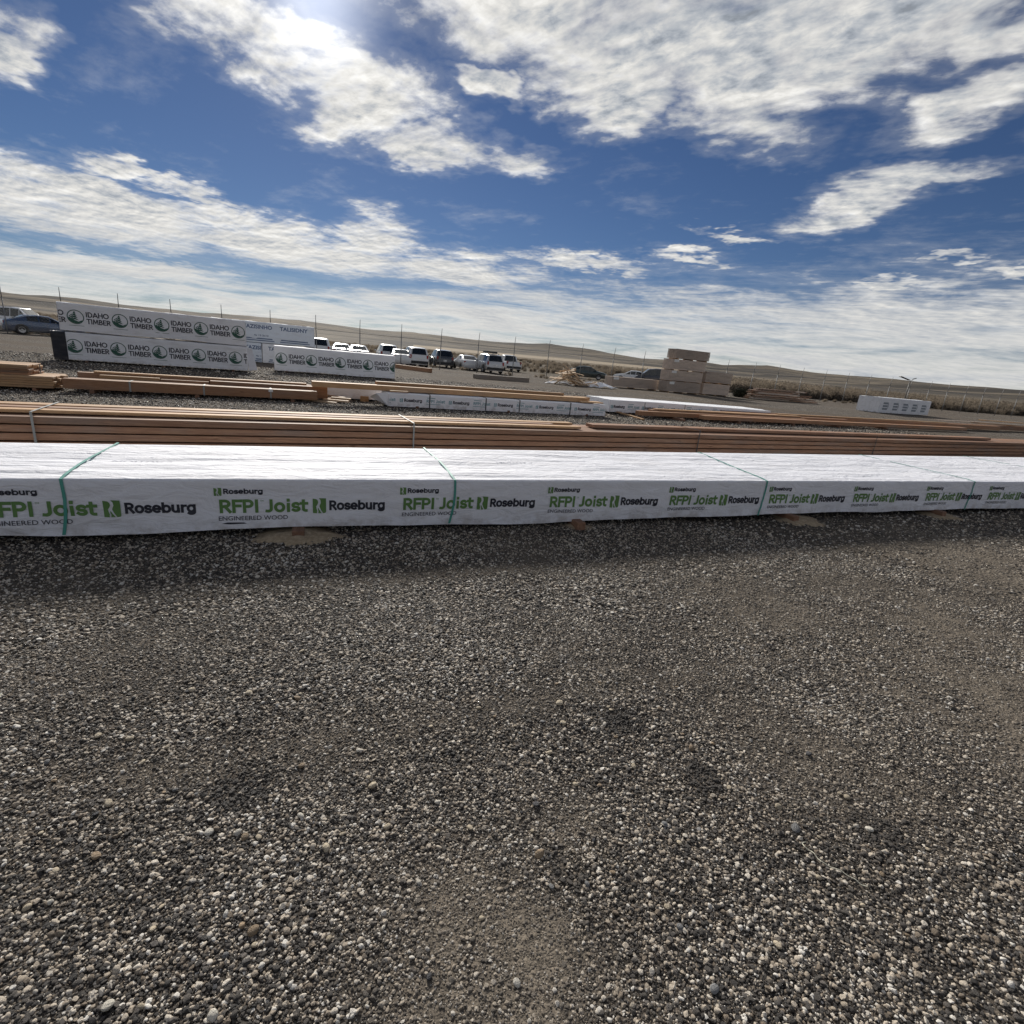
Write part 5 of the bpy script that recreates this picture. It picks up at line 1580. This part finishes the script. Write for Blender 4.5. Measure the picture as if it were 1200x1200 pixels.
def brush():
    rr = random.Random(21)
    mat = brush_mat('dry_brush', (0.14, 0.117, 0.092), (0.28, 0.232, 0.178))
    protos = []
    for k in range(5):
        V = []; F = []
        tall = k >= 3
        for i in range(120 if not tall else 100):
            a = rr.uniform(0, 6.28)
            lean = abs(rr.gauss(0, 0.55 if not tall else 0.16))
            d = Vector((math.sin(lean) * math.cos(a), math.sin(lean) * math.sin(a), math.cos(lean)))
            b0 = Vector((rr.gauss(0, .16), rr.gauss(0, .16), 0)) * (1 if not tall else 1.8)
            L = rr.uniform(0.45, 1.0)
            p = b0
            w = 0.022
            sd = Vector((math.cos(a + 1.57), math.sin(a + 1.57), 0)) * w
            q1 = b0 + d * L * .5 + Vector((0, 0, 0.03)); q2 = b0 + d * L + Vector((rr.gauss(0, .07), rr.gauss(0, .07), -0.08 * lean))
            n = len(V)
            V += [p - sd * .5, p + sd * .5, q1 + sd, q1 - sd, q2]
            F += [(n, n + 1, n + 2, n + 3), (n + 3, n + 2, n + 4)]
            for _ in range(3):                      # side twigs with seed heads
                u = rr.uniform(.35, 1); o = b0 + d * L * u
                e = Vector((rr.gauss(0, 1), rr.gauss(0, 1), rr.gauss(0.4, .6))).normalized() * rr.uniform(.06, .16)
                n = len(V)
                V += [o, o + e + Vector((0.02, 0.0, .03)), o + e + Vector((0, 0.03, -.03))]; F.append((n, n + 1, n + 2))
        protos.append((V, F))
    # points
    pts = []; sc = []; pk = []
    u = Vector((0.9464, 0.3229, 0)); v = Vector((-0.3229, 0.9464, 0))
    def add(n, s0, s1, d0, d1, h0, h1, tall=0.2, pw=1.0):
        for _ in range(n):
            s = rr.uniform(s0, s1); d = d0 + (d1 - d0) * rr.random() ** pw
            x = u.x * s + v.x * d; y = u.y * s + v.y * d
            if float(fbm(np.array([x / 14]), np.array([y / 14]), 3)[0]) < -0.25 and rr.random() < .8: continue
            z = float(ground_z(x, y))
            h = rr.uniform(h0, h1)
            pts.append((x, y, z)); sc.append((h * rr.uniform(.8, 1.3), h * rr.uniform(.8, 1.3), h)); pk.append(rr.choice((3, 4)) if rr.random() < tall else rr.randrange(3))
    add(1700, -70, 120, 66, 125, 0.4, 1.0)
    add(2200, -120, 220, 90, 260, 0.5, 1.3)
    add(1100, 40, 130, 54, 62, 0.8, 1.8, 0.7)
    add(1100, 44, 150, 58, 85, 1.0, 2.1, 0.6)
    add(150, -30, 60, 50.5, 53, 0.15, 0.4)
    add(60, 14, 60, 46.5, 49.3, 0.15, 0.4)
    n = len(pts)
    me = bpy.data.meshes.new('dry_brush')
    me.vertices.add(n); me.vertices.foreach_set('co', np.asarray(pts, np.float32).ravel())
    rot = np.stack([np.zeros(n), np.zeros(n), rng.uniform(0, 6.28, n)], 1)
    for nm, tp, key, dat in (('rot', 'FLOAT_VECTOR', 'vector', rot), ('scl', 'FLOAT_VECTOR', 'vector', np.array(sc)), ('tone', 'FLOAT', 'value', rng.random(n)), ('pick', 'INT', 'value', np.array(pk))):
        at = me.attributes.new(nm, tp, 'POINT'); at.data.foreach_set(key, np.asarray(dat, np.int32 if tp == 'INT' else np.float32).ravel())
    o = link('dry_brush', me); setp(o, 'dry brown sagebrush and weeds beyond the fence', 'brush', kind='stuff')
    # instance five shrub forms, written as objects kept out of the scene's collections
    ng = bpy.data.node_groups.new('brush_scatter', 'GeometryNodeTree')
    ng.interface.new_socket('Geometry', in_out='INPUT', socket_type='NodeSocketGeometry')
    ng.interface.new_socket('Geometry', in_out='OUTPUT', socket_type='NodeSocketGeometry')
    N = ng.nodes; Lk = ng.links
    gi = N.new('NodeGroupInput'); go = N.new('NodeGroupOutput'); g2i = N.new('GeometryNodeGeometryToInstance')
    for V, F in protos:
        po = bpy.data.objects.new('shrub_form', mesh('shrub_form', V, F, mat))
        oi = N.new('GeometryNodeObjectInfo'); oi.inputs['Object'].default_value = po
        Lk.new(oi.outputs['Geometry'], g2i.inputs[0])
    iop = N.new('GeometryNodeInstanceOnPoints'); iop.inputs['Pick Instance'].default_value = True
    Lk.new(gi.outputs[0], iop.inputs['Points']); Lk.new(g2i.outputs[0], iop.inputs['Instance'])
    for nm, sock, tp in (('rot', 'Rotation', 'FLOAT_VECTOR'), ('scl', 'Scale', 'FLOAT_VECTOR'), ('pick', 'Instance Index', 'INT')):
        na = N.new('GeometryNodeInputNamedAttribute'); na.data_type = tp; na.inputs['Name'].default_value = nm
        Lk.new(na.outputs['Attribute'], iop.inputs[sock])
    Lk.new(iop.outputs[0], go.inputs[0])
    o.modifiers.new('scatter', 'NODES').node_group = ng
    # one dark shrub by the brown units
    V, F = [], []
    for k in range(9):
        ox, oy, s = rr.gauss(0, .25), rr.gauss(0, .25), rr.uniform(.7, 1.0)
        b = len(V); pv, pf = protos[k % 3]
        V += [(p[0] * s + ox, p[1] * s + oy, p[2] * s) for p in pv]; F += [tuple(b + i for i in q) for q in pf]
    dm = pmat('dark_shrub', (0.05, 0.052, 0.04), 0.9, spec=0.1)
    sh = thing('shrub', 'dark twiggy shrub between the brown units and the reddish board pile', 'shrub', (20.3, 49.6, 0))
    link('foliage', mesh('foliage', V, F, dm), sh)
    b = MB()
    for k in range(5): b.tube([(rr.gauss(0, .06), rr.gauss(0, .06), 0), (rr.gauss(0, .2), rr.gauss(0, .2), .6)], [0.02, 0.008], 5)
    b.build('stem', M['grey_wood'], sh)
brush()
